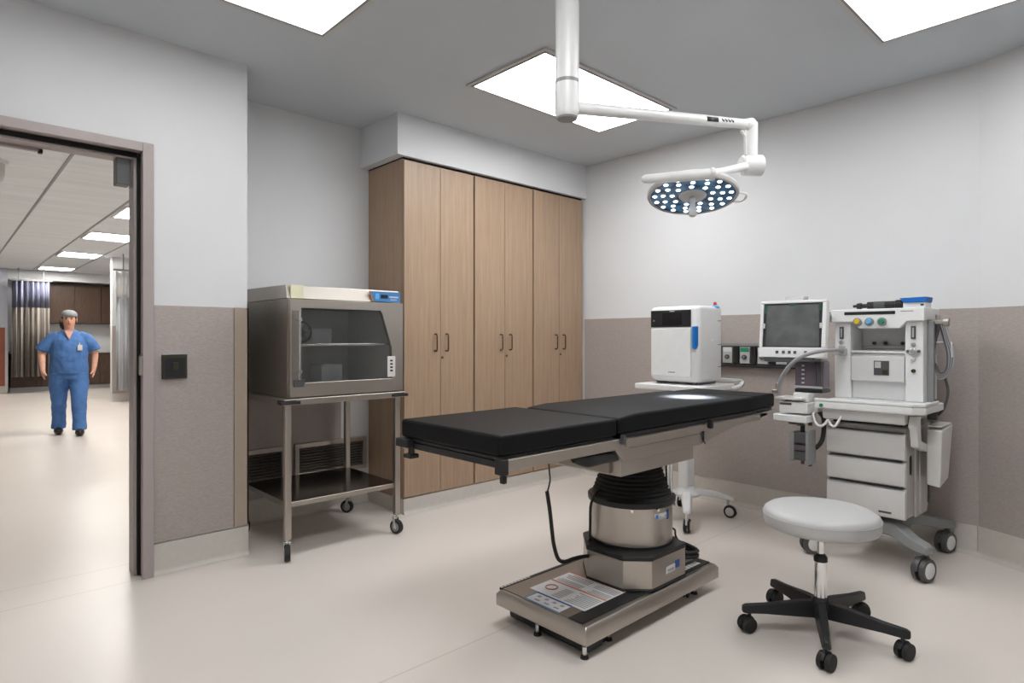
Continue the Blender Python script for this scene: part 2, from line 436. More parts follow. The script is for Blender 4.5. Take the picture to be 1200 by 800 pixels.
# ceiling grid: dark runners along Y
gr = MB()
for x in (0.82, 1.56, 2.24, 3.0): gr.box(x - 0.012, x + 0.012, 4.3, 17.3, CEIL - 0.006, CEIL)
structure('trim_10', gr, 'grey')

def troffer(y0, y1, lab, grp='corridor ceiling troffers'):
    r = root('ceiling_light', (1.9, (y0 + y1) / 2, CEIL), lab, 'ceiling light', grp)
    f = MB()
    x0, x1 = 1.585, 2.215
    for a in ((x0, x1, y0, y0 + .03), (x0, x1, y1 - .03, y1), (x0, x0 + .03, y0 + .03, y1 - .03), (x1 - .03, x1, y0 + .03, y1 - .03)):
        f.box(*a, CEIL - 0.02, CEIL - 0.001)
    obj('frame', f, 'white', r)
    obj('diffuser', B(x0 + .03, x1 - .03, y0 + .03, y1 - .03, CEIL - 0.012, CEIL - 0.004), 'cpanel', r)
troffer(8.25, 9.05, 'corridor ceiling light nearest the doorway, partly cut by the frame')
troffer(10.5, 11.28, 'second corridor ceiling light beyond the doorway')
troffer(13.25, 14.0, 'third corridor ceiling light, over the way to the curtains')
troffer(16.3, 16.95, 'farthest and smallest corridor ceiling light above the striped curtain')
troffer(5.4, 6.2, 'added corridor ceiling light just past the wall, mostly hidden')  # hidden fixture added to brighten the near end of the corridor

def curtain(name, x0, x1, y, parts, lab, folds, amp=0.05, slant=0.0):
    r = root(name, ((x0 + x1) / 2, y, parts[0][1]), lab, 'curtain')
    for nm, z0, z1, m in parts:
        mb = MB(); n = folds * 8; lo = []; hi = []
        for i in range(n + 1):
            t = i / n; x = x0 + (x1 - x0) * t
            yy = y + slant * t + amp * math.sin(2 * PI * folds * t) + 0.3 * amp * math.sin(4.7 * PI * folds * t)
            lo.append(mb.v((x, yy, z0))); hi.append(mb.v((x, yy, z1)))
        for i in range(n): mb.f([lo[i], lo[i + 1], hi[i + 1], hi[i]], True)
        o = obj(nm, mb, m, r)
        sd = o.modifiers.new('solid', 'SOLIDIFY'); sd.thickness = 0.004
    z = parts[-1][2]
    obj('curtain_rail', MB().box(x0 - .05, x1 + .05, y - 0.02, y + 0.02, z + 0.01, z + 0.04).box(x0 + .1, x0 + .12, y - .01, y + .01, z + .04, CEIL).box(x1 - .12, x1 - .1, y - .01, y + .01, z + .04, CEIL), 'grey', r)
    return r
curtain('privacy_curtain', 1.18, 1.84, 17.15, [('cloth', 0.36, 1.88, 'curtain'), ('mesh_panel', 1.88, 2.46, 'curtain_mesh')],
        'brown striped privacy curtain with blue mesh top beside the dark wood cupboards', 7, 0.05)
curtain('privacy_curtain', 2.36, 2.95, 13.0, [('cloth', 0.26, 1.95, 'curtain_grey'), ('mesh_panel', 1.95, 2.42, 'curtain_white')],
        'pale grey privacy curtain with white mesh top, right of the corridor opening', 5, 0.05)

# dark wood cupboards in the far recess
def far_cupboards():
    r = root('wall_cupboard', (2.55, 18.0, 1.58), 'dark wood wall cupboard hung above the far counter', 'cupboard')
    obj('body', B(1.84, 4.0, 17.80, 18.09, 1.55, 2.50), 'dwood', r)
    for i in range(4):
        x0 = 1.86 + i * 0.53
        d = obj('door', B(x0, x0 + 0.52, 17.775, 17.80, 1.56, 2.49), 'dwood', r, 0.004)
        obj('handle', MB().cyl((x0 + (.48 if i % 2 == 0 else .04), 17.765, 1.62), (x0 + (.48 if i % 2 == 0 else .04), 17.765, 1.76), 0.008), 'steel', d)
    r = root('base_cupboard', (2.55, 18.0, 0.0), 'dark wood base cupboard below the far counter', 'cupboard')
    obj('body', B(1.18, 4.0, 17.64, 18.09, 0.10, 0.86), 'dwood', r)
    obj('plinth', B(1.18, 4.0, 17.70, 18.09, 0.0, 0.10), 'counter', r)
    for i in range(5):
        x0 = 1.20 + i * 0.555
        obj('door', B(x0, x0 + 0.545, 17.615, 17.64, 0.12, 0.84), 'dwood', r, 0.004)
    tag(centre(obj('worktop', B(1.17, 4.02, 17.59, 18.09, 0.86, 0.90), 'counter', None, 0.004)), 'light grey worktop over the dark wood base cupboard', 'worktop')
far_cupboards()
# white ceiling dome at the left edge of the doorway view
r = root('ceiling_fixture', (0.33, 6.9, CEIL), 'white round ceiling fixture cut by the left edge of the picture', 'ceiling fixture')
obj('mount', MB().lathe([(0.0, -0.03), (0.12, -0.03), (0.13, 0.0)], (0.33, 6.9, CEIL)), 'white', r)
obj('dome', MB().lathe([(0.0, -0.22), (0.05, -0.21), (0.085, -0.17), (0.10, -0.12), (0.10, -0.03)], (0.33, 6.9, CEIL)), 'offgrey', r)

# ------------------------------------------------------------------ recessed light panels of the room
def panel(x0, y0, lab, power):
    x1, y1 = x0 + 1.19, y0 + 0.595
    r = root('ceiling_light', ((x0 + x1) / 2, (y0 + y1) / 2, CEIL), lab, 'ceiling light', 'square edged room ceiling panels')
    f = MB(); w_ = 0.035
    for a in ((x0 - w_, x1 + w_, y0 - w_, y0), (x0 - w_, x1 + w_, y1, y1 + w_), (x0 - w_, x0, y0, y1), (x1, x1 + w_, y0, y1)):
        f.box(*a, CEIL - 0.012, CEIL - 0.0005)
    obj('frame', f, 'offgrey', r)
    f = MB(); w_ = 0.012
    for a in ((x0 - w_, x1 + w_, y0 - w_, y0), (x0 - w_, x1 + w_, y1, y1 + w_), (x0 - w_, x0, y0, y1), (x1, x1 + w_, y0, y1)):
        f.box(*a, CEIL - 0.015, CEIL - 0.012)
    obj('gasket', f, 'grey', r)
    obj('diffuser', B(x0, x1, y0, y1, CEIL - 0.011, CEIL - 0.003), mat('lit_diffuser', (0.9, 0.9, 0.9), 0.5, emit=(0.985, 0.995, 1.0), estr=PANEL_POWER * power), r)
panel(2.363, 2.268, 'bright rectangular ceiling panel behind the white lamp column', 1.25)
panel(0.215, 2.30, 'bright ceiling panel cut by the top edge, above the steel warming cabinet', 0.55)
panel(2.345, 0.40, 'bright ceiling panel at the top right, above the grey stool', 0.78)
panel(0.215, 0.40, 'added ceiling panel overhead, outside the picture', 1.35)  # unseen panel added above the camera to light the room

# ------------------------------------------------------------------ tall wood cabinets
def tall_cabinet():
    r = root('tall_cabinet', (2.335, 3.585, 0.108), 'x', 'cabinet', 'row of tall light oak cabinets')
    x0 = 2.335; W = 0.618
    obj('body', B(x0, x0 + W, 3.605, 4.055, 0.108, 2.445), 'wood', r, 0.002)
    for k in range(2):
        a = x0 + 0.003 + k * (W / 2); b = a + W / 2 - 0.004
        d = obj('door', B(a, b, 3.583, 3.603, 0.112, 2.435), 'wood', r, 0.0015)
        hx = (b - 0.048) if k == 0 else (a + 0.048)
        obj('handle', MB().tube([(hx, 3.583, 1.118), (hx, 3.560, 1.118), (hx, 3.553, 1.13), (hx, 3.553, 1.225), (hx, 3.560, 1.238), (hx, 3.583, 1.238)], 0.0055, 8), 'pull', d)
        if k == 1:
            obj('keyhole', MB().cyl((a + 0.014, 3.583, 1.07), (a + 0.014, 3.578, 1.07), 0.009, n=14), 'pull', d)
    obj('top_reveal', B(x0, x0 + W, 3.592, 4.05, 2.4455, 2.454), 'gasket', r)
    return r
tc0 = tall_cabinet()
labs = ['tall light oak double-door cabinet nearest the steel warming cabinet', 'tall light oak double-door cabinet, middle of the three',
        'tall light oak double-door cabinet in the corner by the right wall']
for i in range(3):
    c = tc0 if i == 0 else copy_tree(tc0)
    c.location.x = 2.335 + i * 0.63; c['label'] = labs[i]

# ------------------------------------------------------------------ outlet plate, grilles, gas rail
r = root('switch_plate', (0.893, YD - PT, 1.0), 'bronze square switch plate on the panelled wall beside the doorway', 'switch plate')
obj('plate', B(0.838, 0.955, YD - PT - 0.022, YD - PT, 1.0, 1.125), 'bronze', r, 0.003)
obj('recess', B(0.848, 0.945, YD - PT - 0.0235, YD - PT - 0.021, 1.008, 1.108), 'black', r)
obj('top_edge', B(0.840, 0.953, YD - PT - 0.024, YD - PT - 0.001, 1.1255, 1.130), 'chrome', r)
obj('switch', MB().box(0.885, 0.91, YD - PT - 0.029, YD - PT - 0.0235, 1.045, 1.085), 'bronze', r, 0.002)

def grille(x0, x1, z0, z1, lab):
    y = YB - PT
    r = root('air_grille', ((x0 + x1) / 2, y, z0), lab, 'air grille', 'low wall air grilles behind the cart')
    f = MB(); t = 0.03
    for a in ((x0, x1, z0, z0 + t), (x0, x1, z1 - t, z1), (x0, x0 + t, z0 + t, z1 - t), (x1 - t, x1, z0 + t, z1 - t)):
        f.box(a[0], a[1], y - 0.03, y, a[2], a[3])
    obj('frame', f, 'steel', r, 0.002)
    obj('backing', B(x0 + t, x1 - t, y - 0.006, y, z0 + t, z1 - t), 'black', r)
    n = 9
    s = MB()
    for i in range(n):
        z = z0 + t + (z1 - z0 - 2 * t) * (i + 0.5) / n
        s.prism([(y - 0.024, z - 0.004), (y - 0.023, z - 0.006), (y - 0.007, z + 0.004), (y - 0.008, z + 0.006)], 'x', x0 + t, x1 - t)
    obj('louvres', s, 'steel', r)
grille(1.29, 1.70, 0.26, 0.49, 'left steel louvred air grille low on the alcove wall')
grille(1.76, 2.30, 0.262, 0.492, 'right steel louvred air grille low on the alcove wall, near the oak cabinet')

def gas_rail():
    x = XR - PT
    r = root('medical_gas_rail', (x, 2.05, 1.015), 'dark grey medical gas and power rail on the right wall behind the monitor', 'wall rail')
    obj('channel', B(x - 0.03, x, 1.56, 2.52, 1.015, 1.172), 'dgrey', r, 0.003)
    obj('top_strip', B(x - 0.036, x - 0.03, 1.56, 2.52, 1.155, 1.172), 'grey', r)
    obj('bottom_ledge', B(x - 0.05, x - 0.0, 1.55, 2.53, 1.003, 1.0145), 'black', r, 0.002)
    ys = [2.19, 2.06, 1.93, 1.80, 1.67]
    caps = ['label_white', 'green', 'label_white', 'yellow', 'label_white']
    for y, cm in zip(ys, caps):
        o = obj('gas_outlet', B(x - 0.040, x - 0.0305, y - 0.036, y + 0.036, 1.03, 1.145), 'gaugeface', r, 0.003)
        obj('outlet_label', B(x - 0.042, x - 0.040, y - 0.032, y + 0.032, 1.112, 1.142), cm, o)
        obj('socket', MB().cyl((x - 0.040, y, 1.075), (x - 0.052, y, 1.075), 0.017, n=18), 'dgrey', o)
        obj('nut', MB().cyl((x - 0.052, y, 1.075), (x - 0.056, y, 1.075), 0.009, n=6), 'chrome', o)
    for y in (2.125, 1.995, 1.865):
        obj('outlet_divider', MB().cyl((x - 0.031, y, 1.03), (x - 0.031, y, 1.15), 0.022, n=16), 'black', r)
gas_rail()

# ------------------------------------------------------------------ casters
def caster(mb_f, mb_w, x, y, R_, w_, ang, fork_top):
    """twin wheel caster; returns shapes in given builders. ang: travel direction"""
    c, s = math.cos(ang), math.sin(ang)
    ax = Vector((-s, c, 0))
    cx, cy = x, y
    p = Vector((cx, cy, R_))
    for sgn in (-1, 1):
        a = p + ax * sgn * w_ * 0.12; b = p + ax * sgn * w_ * 0.5
        mb_w.cyl(a, b, R_, R_ * 0.93, 24)
    return p, ax

def make_casters(parent, spots, R_, w_, top, fork_m, wheel_m, hub_m=None, cover=True, ang0=0.0):
    for i, (x, y, ang) in enumerate(spots):
        f = MB()
        p = Vector((x, y, R_)); ax = Vector((-math.sin(ang), math.cos(ang), 0)); fw = Vector((math.cos(ang), math.sin(ang), 0))
        # stem and hooded fork
        st = Vector((x, y, 0)) - fw * R_ * 0.35
        f.cyl((st.x, st.y, R_ * 1.55), (st.x, st.y, top), R_ * 0.22, n=14)
        pts = []
        for k in range(9):
            a = PI * (0.10 + 0.9 * k / 8)
            pts.append((math.cos(a) * R_ * 1.12, math.sin(a) * R_ * 1.12))
        inner = [(q[0] * 0.4, q[1] * 0.35) for q in pts[::-1]]
        poly = pts + inner
        T = Matrix.Translation(p) @ Matrix(((fw.x, ax.x, 0, 0), (fw.y, ax.y, 0, 0), (0, 0, 1, 0), (0, 0, 0, 1)))
        f.M = T
        hw = w_ * (0.12 if cover else 0.56)
        if cover:
            f.prism([(-q[0], q[1]) for q in poly], 'y', -hw, hw)
        else:
            for sg in (-1, 1):
                f.prism([(-R_ * 0.5, R_ * 1.35), (R_ * 0.0, R_ * 1.35), (R_ * 0.3, -R_ * 0.2), (-R_ * 0.15, -R_ * 0.2)], 'y', sg * hw, sg * (hw + R_ * 0.08))
            f.box(-R_ * 0.5, 0, -hw, hw, R_ * 1.28, R_ * 1.4)
        c = obj('caster', f, fork_m, parent, 0.001)
        wmb = MB()
        if cover:
            for sgn in (-1, 1):
                a = p + ax * sgn * w_ * 0.14; b = p + ax * sgn * w_ * 0.5
                wmb.cyl(a, b, R_, R_ * 0.94, 28)
        else:
            wmb.cyl(p - ax * w_ * 0.5, p + ax * w_ * 0.5, R_, n=28)
        obj('wheel', wmb, wheel_m, c, 0.002)
        if hub_m:
            h = MB()
            for sgn in (-1, 1):
                a = p + ax * sgn * w_ * 0.5; b = p + ax * sgn * w_ * (0.5 + 0.06)
                h.cyl(a, b, R_ * 0.68, R_ * 0.6, 24)
            obj('hub_cap', h, hub_m, c, 0.001)

# ------------------------------------------------------------------ stainless cart
def steel_cart():
    r = root('steel_cart', (1.74, 3.54, 0), 'stainless steel wheeled cart carrying the warming cabinet', 'cart')
    x0, x1, y0, y1 = 1.355, 2.12, 3.235, 3.94
    t = MB().box(x0, x1, y0, y1, 0.845, 0.880)
    obj('tabletop', t, 'steel', r, 0.004)
    s = MB().box(x0 + .03, x1 - .03, y0 + .04, y1 - .03, 0.285, 0.312)
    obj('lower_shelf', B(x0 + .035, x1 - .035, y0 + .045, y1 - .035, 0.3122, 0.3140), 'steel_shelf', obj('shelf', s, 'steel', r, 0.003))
    legs = [(1.387, 3.27), (2.078, 3.27), (1.387, 3.90), (2.078, 3.90)]
    for x, y in legs:
        obj('leg', MB().box(x - 0.018, x + 0.018, y - 0.018, y + 0.018, 0.118, 0.846), 'steel', r, 0.006)
        b = MB()
        sx = -1 if x < 1.7 else 1; sy = -1 if y < 3.5 else 1
        b.cyl((x, y + sy * .0, 0.852), (x, y, 0.872), 0.052, n=20)
        b.box(x - .055, x + .055, y + sy * .028 - .022, y + sy * .028 + .022, 0.852, 0.868)
        obj('bumper', b, 'rubber', r, 0.004)
    make_casters(r, [(legs[0][0], legs[0][1], -1.9), (legs[1][0], legs[1][1], -1.3), (legs[2][0], legs[2][1], -2.4), (legs[3][0], legs[3][1], 2.2)], 0.043, 0.028, 0.12, 'chrome', 'rubber', 'grey', cover=False)
steel_cart()

# ------------------------------------------------------------------ warming cabinet
def warming_cabinet():
    r = root('warming_cabinet', (1.745, 3.53, 0.8805), 'stainless steel warming cabinet with glass door and blue control panel', 'warming cabinet')
    x0, x1 = 1.385, 2.105; yf, yb = 3.235, 3.90
    zb, zt = 0.882, 1.505
    zs = 1.425
    body = MB()
    T = 0.03
    body.box(x0, x0 + T, yf + .03, yb, zb, zs); body.box(x1 - T, x1, yf + .03, yb, zb, zs)
    body.box(x0 + T, x1 - T, yb - .02, yb, zb, zs); body.box(x0 + T, x1 - T, yf + .03, yb - .02, zb, zb + .04)
    body.box(x0 + T, x1 - T, yf + .03, yb - .02, zs - .03, zs)
    obj('body', body, 'steel_dark', r, 0.003)
    obj('top_hood', MB().prism([(yf + .035, zs + .001), (yb, zs + .001), (yb, zt + 0.005), (yf + .055, zt - .003)], 'x', x0 - 0.0, x1), 'steel', r, 0.004)
    lin = MB()
    lin.box(x0 + T, x0 + T + .004, yf + .03, yb - .021, zb + .041, zs - .031); lin.box(x1 - T - .004, x1 - T, yf + .03, yb - .021, zb + .041, zs - .031)
    lin.box(x0 + T, x1 - T, yb - .026, yb - .021, zb + .041, zs - .031)
    obj('liner', lin, 'interior', r)
    # door with a rounded window opening
    wx0, wx1, wz0, wz1 = 1.452, 2.022, 0.965, 1.375
    hole = [(wx0, wz0), (wx1 + .0, wz0), (wx1, wz0 + .19), (wx1 - .03, wz0 + .28), (wx1 - .065, wz1 - .02), (wx1 - .08, wz1), (wx0, wz1)]
    d = MB()
    outer = [(x0 + .004, zb + .006), (x1 - .002, zb + .006), (x1 - .002, 1.12), (x1 - .002, 1.26), (x1 - .002, zs - .03), (x1 - .002, zs - .003), (x0 + .004, zs - .003)]
    rings = {}
    for yy in (yf, yf + .028):
        rings[yy] = ([d.v((a, yy, b)) for a, b in outer], [d.v((a, yy, b)) for a, b in hole])
    n = 7
    for yy in rings:
        O, H = rings[yy]
        for i in range(n): d.f([O[i], O[(i + 1) % n], H[(i + 1) % n], H[i]])
    (O1, H1), (O2, H2) = rings[yf], rings[yf + .028]
    for i in range(n):
        d.f([O1[i], O1[(i + 1) % n], O2[(i + 1) % n], O2[i]]); d.f([H1[i], H1[(i + 1) % n], H2[(i + 1) % n], H2[i]])
    door = obj('door', d, 'steel', r, 0.003)
    obj('glass_pane', MB().prism([(a, b) for a, b in [(wx0 - .004, wz0 - .004), (wx1 + .004, wz0 - .004), (wx1 + .004, wz0 + .19), (wx1 - .026, wz0 + .283), (wx1 - .075, wz1 + .004), (wx0 - .004, wz1 + .004)]], 'y', yf + .010, yf + .016), 'glass', door)
    g = MB().box(wx0 - .034, wx0 - .022, yf - .045, yf - .033, 0.985, 1.355)
    for z in (1.03, 1.31): g.cyl((wx0 - .028, yf - .034, z), (wx0 - .028, yf + .002, z), 0.006, n=12)
    obj('handle', g, 'chrome', door, 0.003)
    obj('handle_backplate', B(x0 + .012, wx0 - .008, yf - .004, yf, 0.955, 1.36), 'steel_dark', door, 0.001)
    for z in (1.03, 1.31): obj('bolt', MB().cyl((wx0 - .028, yf - .052, z), (wx0 - .028, yf - .045, z), 0.010, n=14), 'chrome', door)
    obj('latch', MB().prism([(x0 + .02, .945), (x0 + .075, .945), (x0 + .09, .985), (x0 + .02, .985)], 'y', yf - .012, yf), 'dgrey', door, 0.003)
    hs = MB().box(1.99, 2.045, yf - .004, yf - .0005, 0.975, 1.10)
    obj('slot_plate', hs, 'interior', door, 0.002)
    for k in range(4): obj('slot', B(2.008, 2.026, yf - .0055, yf - .004, 1.008 + .02 * k, 1.018 + .02 * k), 'black', door)
    obj('shelf', B(x0 + T + .006, x1 - T - .006, yf + .045, yb - .035, 1.165, 1.178), 'chrome', r, 0.002)
    # control panel in the hood's right corner
    cp = MB().prism([(1.915, zs + .006), (2.100, zs + .006), (2.100, zs + .066), (1.892, zs + .066)], 'y', yf + .028, yf + .0345)
    p = obj('control_panel', cp, 'label_blue', r, 0.0)
    obj('orange_stripe', MB().prism([(1.905, zs + .006), (1.9145, zs + .006), (1.8915, zs + .066), (1.886, zs + .066)], 'y', yf + .029, yf + .0345), 'orange', p)
    dp_ = MB().box(1.962, 2.01, yf + .0255, yf + .028, zs + .026, zs + .048); obj('display', dp_, 'screen', p)
    obj('symbol', B(1.925, 1.95, yf + .0265, yf + .028, zs + .02, zs + .054), 'ltblue', p)
    obj('lettering', MB().box(2.022, 2.085, yf + .0268, yf + .028, zs + .032, zs + .04).box(2.03, 2.075, yf + .0268, yf + .028, zs + .018, zs + .022), 'label_white', p)
    obj('tape', MB().box(1.405, 1.475, yf + .030, yf + .037, zs + .003, zt - .004), 'cream', r)
    # things inside
    f = root('round_fan', (1.53, 3.45, 1.179), 'dark round fan guard on the shelf inside the warming cabinet', 'fan')
    obj('rim', MB().tube([(1.53 + .06 * math.cos(a), 3.42, 1.242 + .06 * math.sin(a)) for a in [2 * PI * k / 24 for k in range(24)]], 0.006, 8, closed=True), 'black', f)
    hb = MB().cyl((1.53, 3.405, 1.242), (1.53, 3.435, 1.242), 0.02)
    obj('hub', hb, 'black', f)
    for k in range(7):
        a = 2 * PI * k / 7
        bl = MB(); bl.M = Matrix.Translation((1.53, 3.42, 1.242)) @ Matrix.Rotation(a, 4, 'Y')
        bl.prism([(0.016, -0.008), (0.055, -0.018), (0.055, 0.016), (0.016, 0.008)], 'y', -0.003, 0.003)
        obj('blade', bl, 'dgrey', f)
    def tub(x, y, z, w_, d_, h, lab):
        q = MB(); t = .004
        q.box(x, x + w_, y, y + d_, z, z + t)
        q.box(x, x + w_, y, y + t, z + t, z + h); q.box(x, x + w_, y + d_ - t, y + d_, z + t, z + h)
        q.box(x, x + t, y + t, y + d_ - t, z + t, z + h); q.box(x + w_ - t, x + w_, y + t, y + d_ - t, z + t, z + h)
        tag(centre(obj('plastic_tub', q, 'bin', None, 0.001)), lab, 'tub')
    tub(1.62, 3.46, 1.1785, 0.12, 0.14, 0.09, 'clear plastic tub on the shelf inside the warming cabinet')
    tub(1.66, 3.42, 0.9225, 0.13, 0.16, 0.13, 'clear plastic tub on the floor inside the warming cabinet')
    tr = MB().lathe([(0, 0), (0.10, 0), (0.115, 0.02), (0.11, 0.021), (0.097, 0.005), (0, 0.005)], (1.93, 3.48, 0.9225), 36, 1.0, .7)
    tag(centre(obj('metal_dish', tr, 'chrome')), 'shiny metal dish at the bottom right inside the warming cabinet', 'dish')
warming_cabinet()

# ------------------------------------------------------------------ surgical light
def surgical_light():
    r = root('surgical_light', (1.79, 1.60, CEIL), 'white surgical light hung from the ceiling on a jointed arm', 'surgical light')
    cx, cy = 1.79, 1.60
    obj('ceiling_plate', MB().lathe([(0.05, -0.05), (0.13, -0.035), (0.15, -0.0005)], (cx, cy, CEIL)), 'white', r)
    obj('column', MB().lathe([(0.046, 2.21), (0.046, CEIL - 0.04)], (cx, cy, 0), 40), 'white', r)
    obj('seam_ring', MB().lathe([(0.0465, 2.196), (0.0465, 2.210)], (cx, cy, 0), 40), 'grey', r)
    obj('hub', MB().lathe([(0.040, 2.068), (0.045, 2.075), (0.047, 2.085), (0.047, 2.196)], (cx, cy, 0), 40), 'white', r)
    obj('hub_cap', MB().lathe([(0.0, 2.060), (0.038, 2.060), (0.041, 2.0675)], (cx, cy, 0), 40), 'grey', r)
    sl = MB().box(cx - .043, cx - .0405, cy - .02, cy - .008, 2.22, 2.40)
    a = Vector((cx + 0.03, cy - 0.006, 2.112)); e = Vector((2.945, 1.438, 2.275))
    ar = MB().tube([a, a + (e - a) * .04, a + (e - a) * .7, e - (e - a) * .01], [0.0235, 0.0245, 0.0245, 0.0235], 20)
    arm = obj('spring_arm', ar, 'white', r)
    # printed band on the arm, facing the room
    d = (e - a).normalized(); side = Vector((-0.62, -0.78, 0)); side = (side - d * side.dot(d)).normalized(); up = d.cross(side).normalized()
    if up.z < 0: up = -up
    def band(u0, u1, ang0, ang1, m, nm):
        mb = MB(); n = 6; prev = None
        for k in range(n + 1):
            t = ang0 + (ang1 - ang0) * k / n
            q = (side * math.cos(t) + up * math.sin(t)) * 0.0249
            cur = [mb.v(a + d * u0 + q), mb.v(a + d * u1 + q)]
            if prev: mb.f([prev[0], prev[1], cur[1], cur[0]], True)
            prev = cur
        o = obj(nm, mb, m, arm); s_ = o.modifiers.new('s', 'SOLIDIFY'); s_.thickness = 0.0006
    Ln = (e - a).length
    band(Ln * .70, Ln * .775, -0.55, 0.35, 'black', 'logo_plate')
    for k in range(4):
        u = Ln * (.797 + .022 * k)
        band(u, u + .007, -0.15, 0.28, 'black', 'printed_mark'); band(u + .008, u + .018, -0.35, 0.05, 'black', 'printed_mark')
    # drop link
    lx, ly = 2.985, 1.432
    dl = MB().cyl((lx, ly, 2.10), (lx, ly, 2.29), 0.030, 0.031, 28)
    dl.tube([(2.93, 1.44, 2.272), (2.985, 1.432, 2.285)], [0.026, 0.030], 20)
    obj('drop_link', dl, 'white', r, 0.004)
    obj('stay', MB().tube([(2.90, 1.443, 2.235), (2.93, 1.439, 2.215), (2.938, 1.438, 2.12)], 0.008, 8), 'white2', r)
    jt = MB(); axis = Vector((0.73, -0.68, 0))
    c0 = Vector((lx + .01, ly, 2.078))
    jt.cyl(c0 - axis * .055, c0 + axis * .05, 0.052, 0.052, 32)
    obj('elbow_joint', jt, 'white', r, 0.010, 3)
    obj('joint_cap', MB().cyl(c0 - axis * .058, c0 - axis * .062, 0.040, n=32), 'white2', r)
    # lamp head
    hc = Vector((2.795, 1.650, 1.932))
    toc = Vector((-hc.x, -hc.y, 0)).normalized()
    nrm = (Vector((0, 0, -1)) + toc * math.tan(math.radians(13))).normalized()   # light direction
    z = -nrm; x = Vector((0.7302, -0.6833, 0)); x = (x - z * x.dot(z)).normalized(); y = z.cross(x)
    T = Matrix(((x.x, y.x, z.x, hc.x), (x.y, y.y, z.y, hc.y), (x.z, y.z, z.z, hc.z), (0, 0, 0, 1)))
    def L(): q = MB(); q.M = T; return q
    R_ = 0.222
    h = L().lathe([(R_ - .004, 0.0), (R_, 0.008), (R_, 0.022), (R_ - .015, 0.036), (0.12, 0.055), (0.0, 0.065)], (0, 0, 0), 64)
    head = obj('lamp_head', h, 'white', r)
    obj('lamp_lens', L().lathe([(0.072, -0.001), (R_ - .014, -0.001), (R_ - .014, 0.004), (0.072, 0.004)], (0, 0, 0), 64), 'ledglass', head)
    obj('rim', L().lathe([(R_ - .014, -0.006), (R_ - .002, -0.006), (R_ + .003, 0.002), (R_ + .003, 0.012), (R_ - .004, 0.014), (R_ - .014, 0.004)], (0, 0, 0), 64, caps=False), 'offgrey', head)
    obj('lamp_centre', L().lathe([(0.0, -0.014), (0.058, -0.012), (0.066, -0.004), (0.071, 0.004)], (0, 0, 0), 40), 'offgrey', head)
    led0 = None
    for rad, n, ph in ((0.100, 9, .2), (0.145, 13, .1), (0.186, 17, .0)):
        for k in range(n):
            t = 2 * PI * k / n + ph
            if led0 is None:
                led0 = obj('led', L().lathe([(0.0, -0.0065), (0.0085, -0.0055), (0.0115, -0.0022)], (0, 0, 0), 14), 'led', head)
                base = Vector(led0.location)
                q = led0
            else:
                q = led0.copy(); C.objects.link(q); q.parent = head
            q.location = base + (x * math.cos(t) + y * math.sin(t)) * rad
    obj('sterile_handle', L().lathe([(0.014, -0.112), (0.021, -0.105), (0.021, -0.07), (0.014, -0.062), (0.013, -0.012)], (0, 0, 0), 20), 'white2', head)
    # yoke bar sweeping over the head and down to the elbow joint
    k0 = Vector((2.425, 1.700, 1.958)); k1 = Vector((2.67, 1.470, 1.984)); k2 = Vector((2.945, 1.440, 2.066))
    yk = MB().tube([k0, k0 + (k1 - k0) * .05, (k0 + k1) / 2, k1], [0.010, 0.020, 0.025, 0.026], 18)
    obj('yoke_bar', yk, 'white', r)
    obj('yoke_arm', MB().tube([k1 - (k1 - k0).normalized() * .02, k1 + (k2 - k1) * .3, k2], [0.022, 0.019, 0.021], 18), 'white', r)
    cv = L().lathe([(0.0, 0.098), (0.06, 0.094), (0.11, 0.078), (0.13, 0.05), (0.13, 0.04)], (0.0, 0.0, 0), 40, 1.0, 0.6)
    obj('top_cover', cv, 'white', head)
    obj('yoke_collar', MB().cyl(k1 - (k1 - k0).normalized() * .012, k1 + (k1 - k0).normalized() * .006, 0.030, n=24), 'white2', r)
    obj('side_grip', L().tube([(R_ - .01, -.05, .006), (R_ + .03, -.045, .004), (R_ + .045, 0.0, .004), (R_ + .035, .045, .006), (R_ - .01, .06, .01)], 0.006, 8, smoothpath=5), 'white2', head)
    # the beam of the lamp itself
    ld = D.lights.new('lamp_beam', 'SPOT'); ld.energy = 5000; ld.spot_size = math.radians(17); ld.spot_blend = 1.0; ld.shadow_soft_size = 0.05; ld.color = (0.86, 0.94, 1.0)
    lo = D.objects.new('lamp_beam', ld); C.objects.link(lo)
    lo.parent = r
    src = hc + nrm * 0.13; lo.location = src - Vector(r.location)
    tgt = Vector((2.815, 1.68, 0.908)); lo.rotation_euler = (tgt - src).to_track_quat('-Z', 'Y').to_euler()
    ld2 = D.lights.new('lamp_spill', 'SPOT'); ld2.energy = 60; ld2.spot_size = math.radians(40); ld2.spot_blend = 1.0; ld2.shadow_soft_size = 0.03; ld2.color = (0.86, 0.94, 1.0)
    l2 = D.objects.new('lamp_spill', ld2); C.objects.link(l2); l2.parent = r; l2.location = lo.location; l2.rotation_euler = lo.rotation_euler
surgical_light()

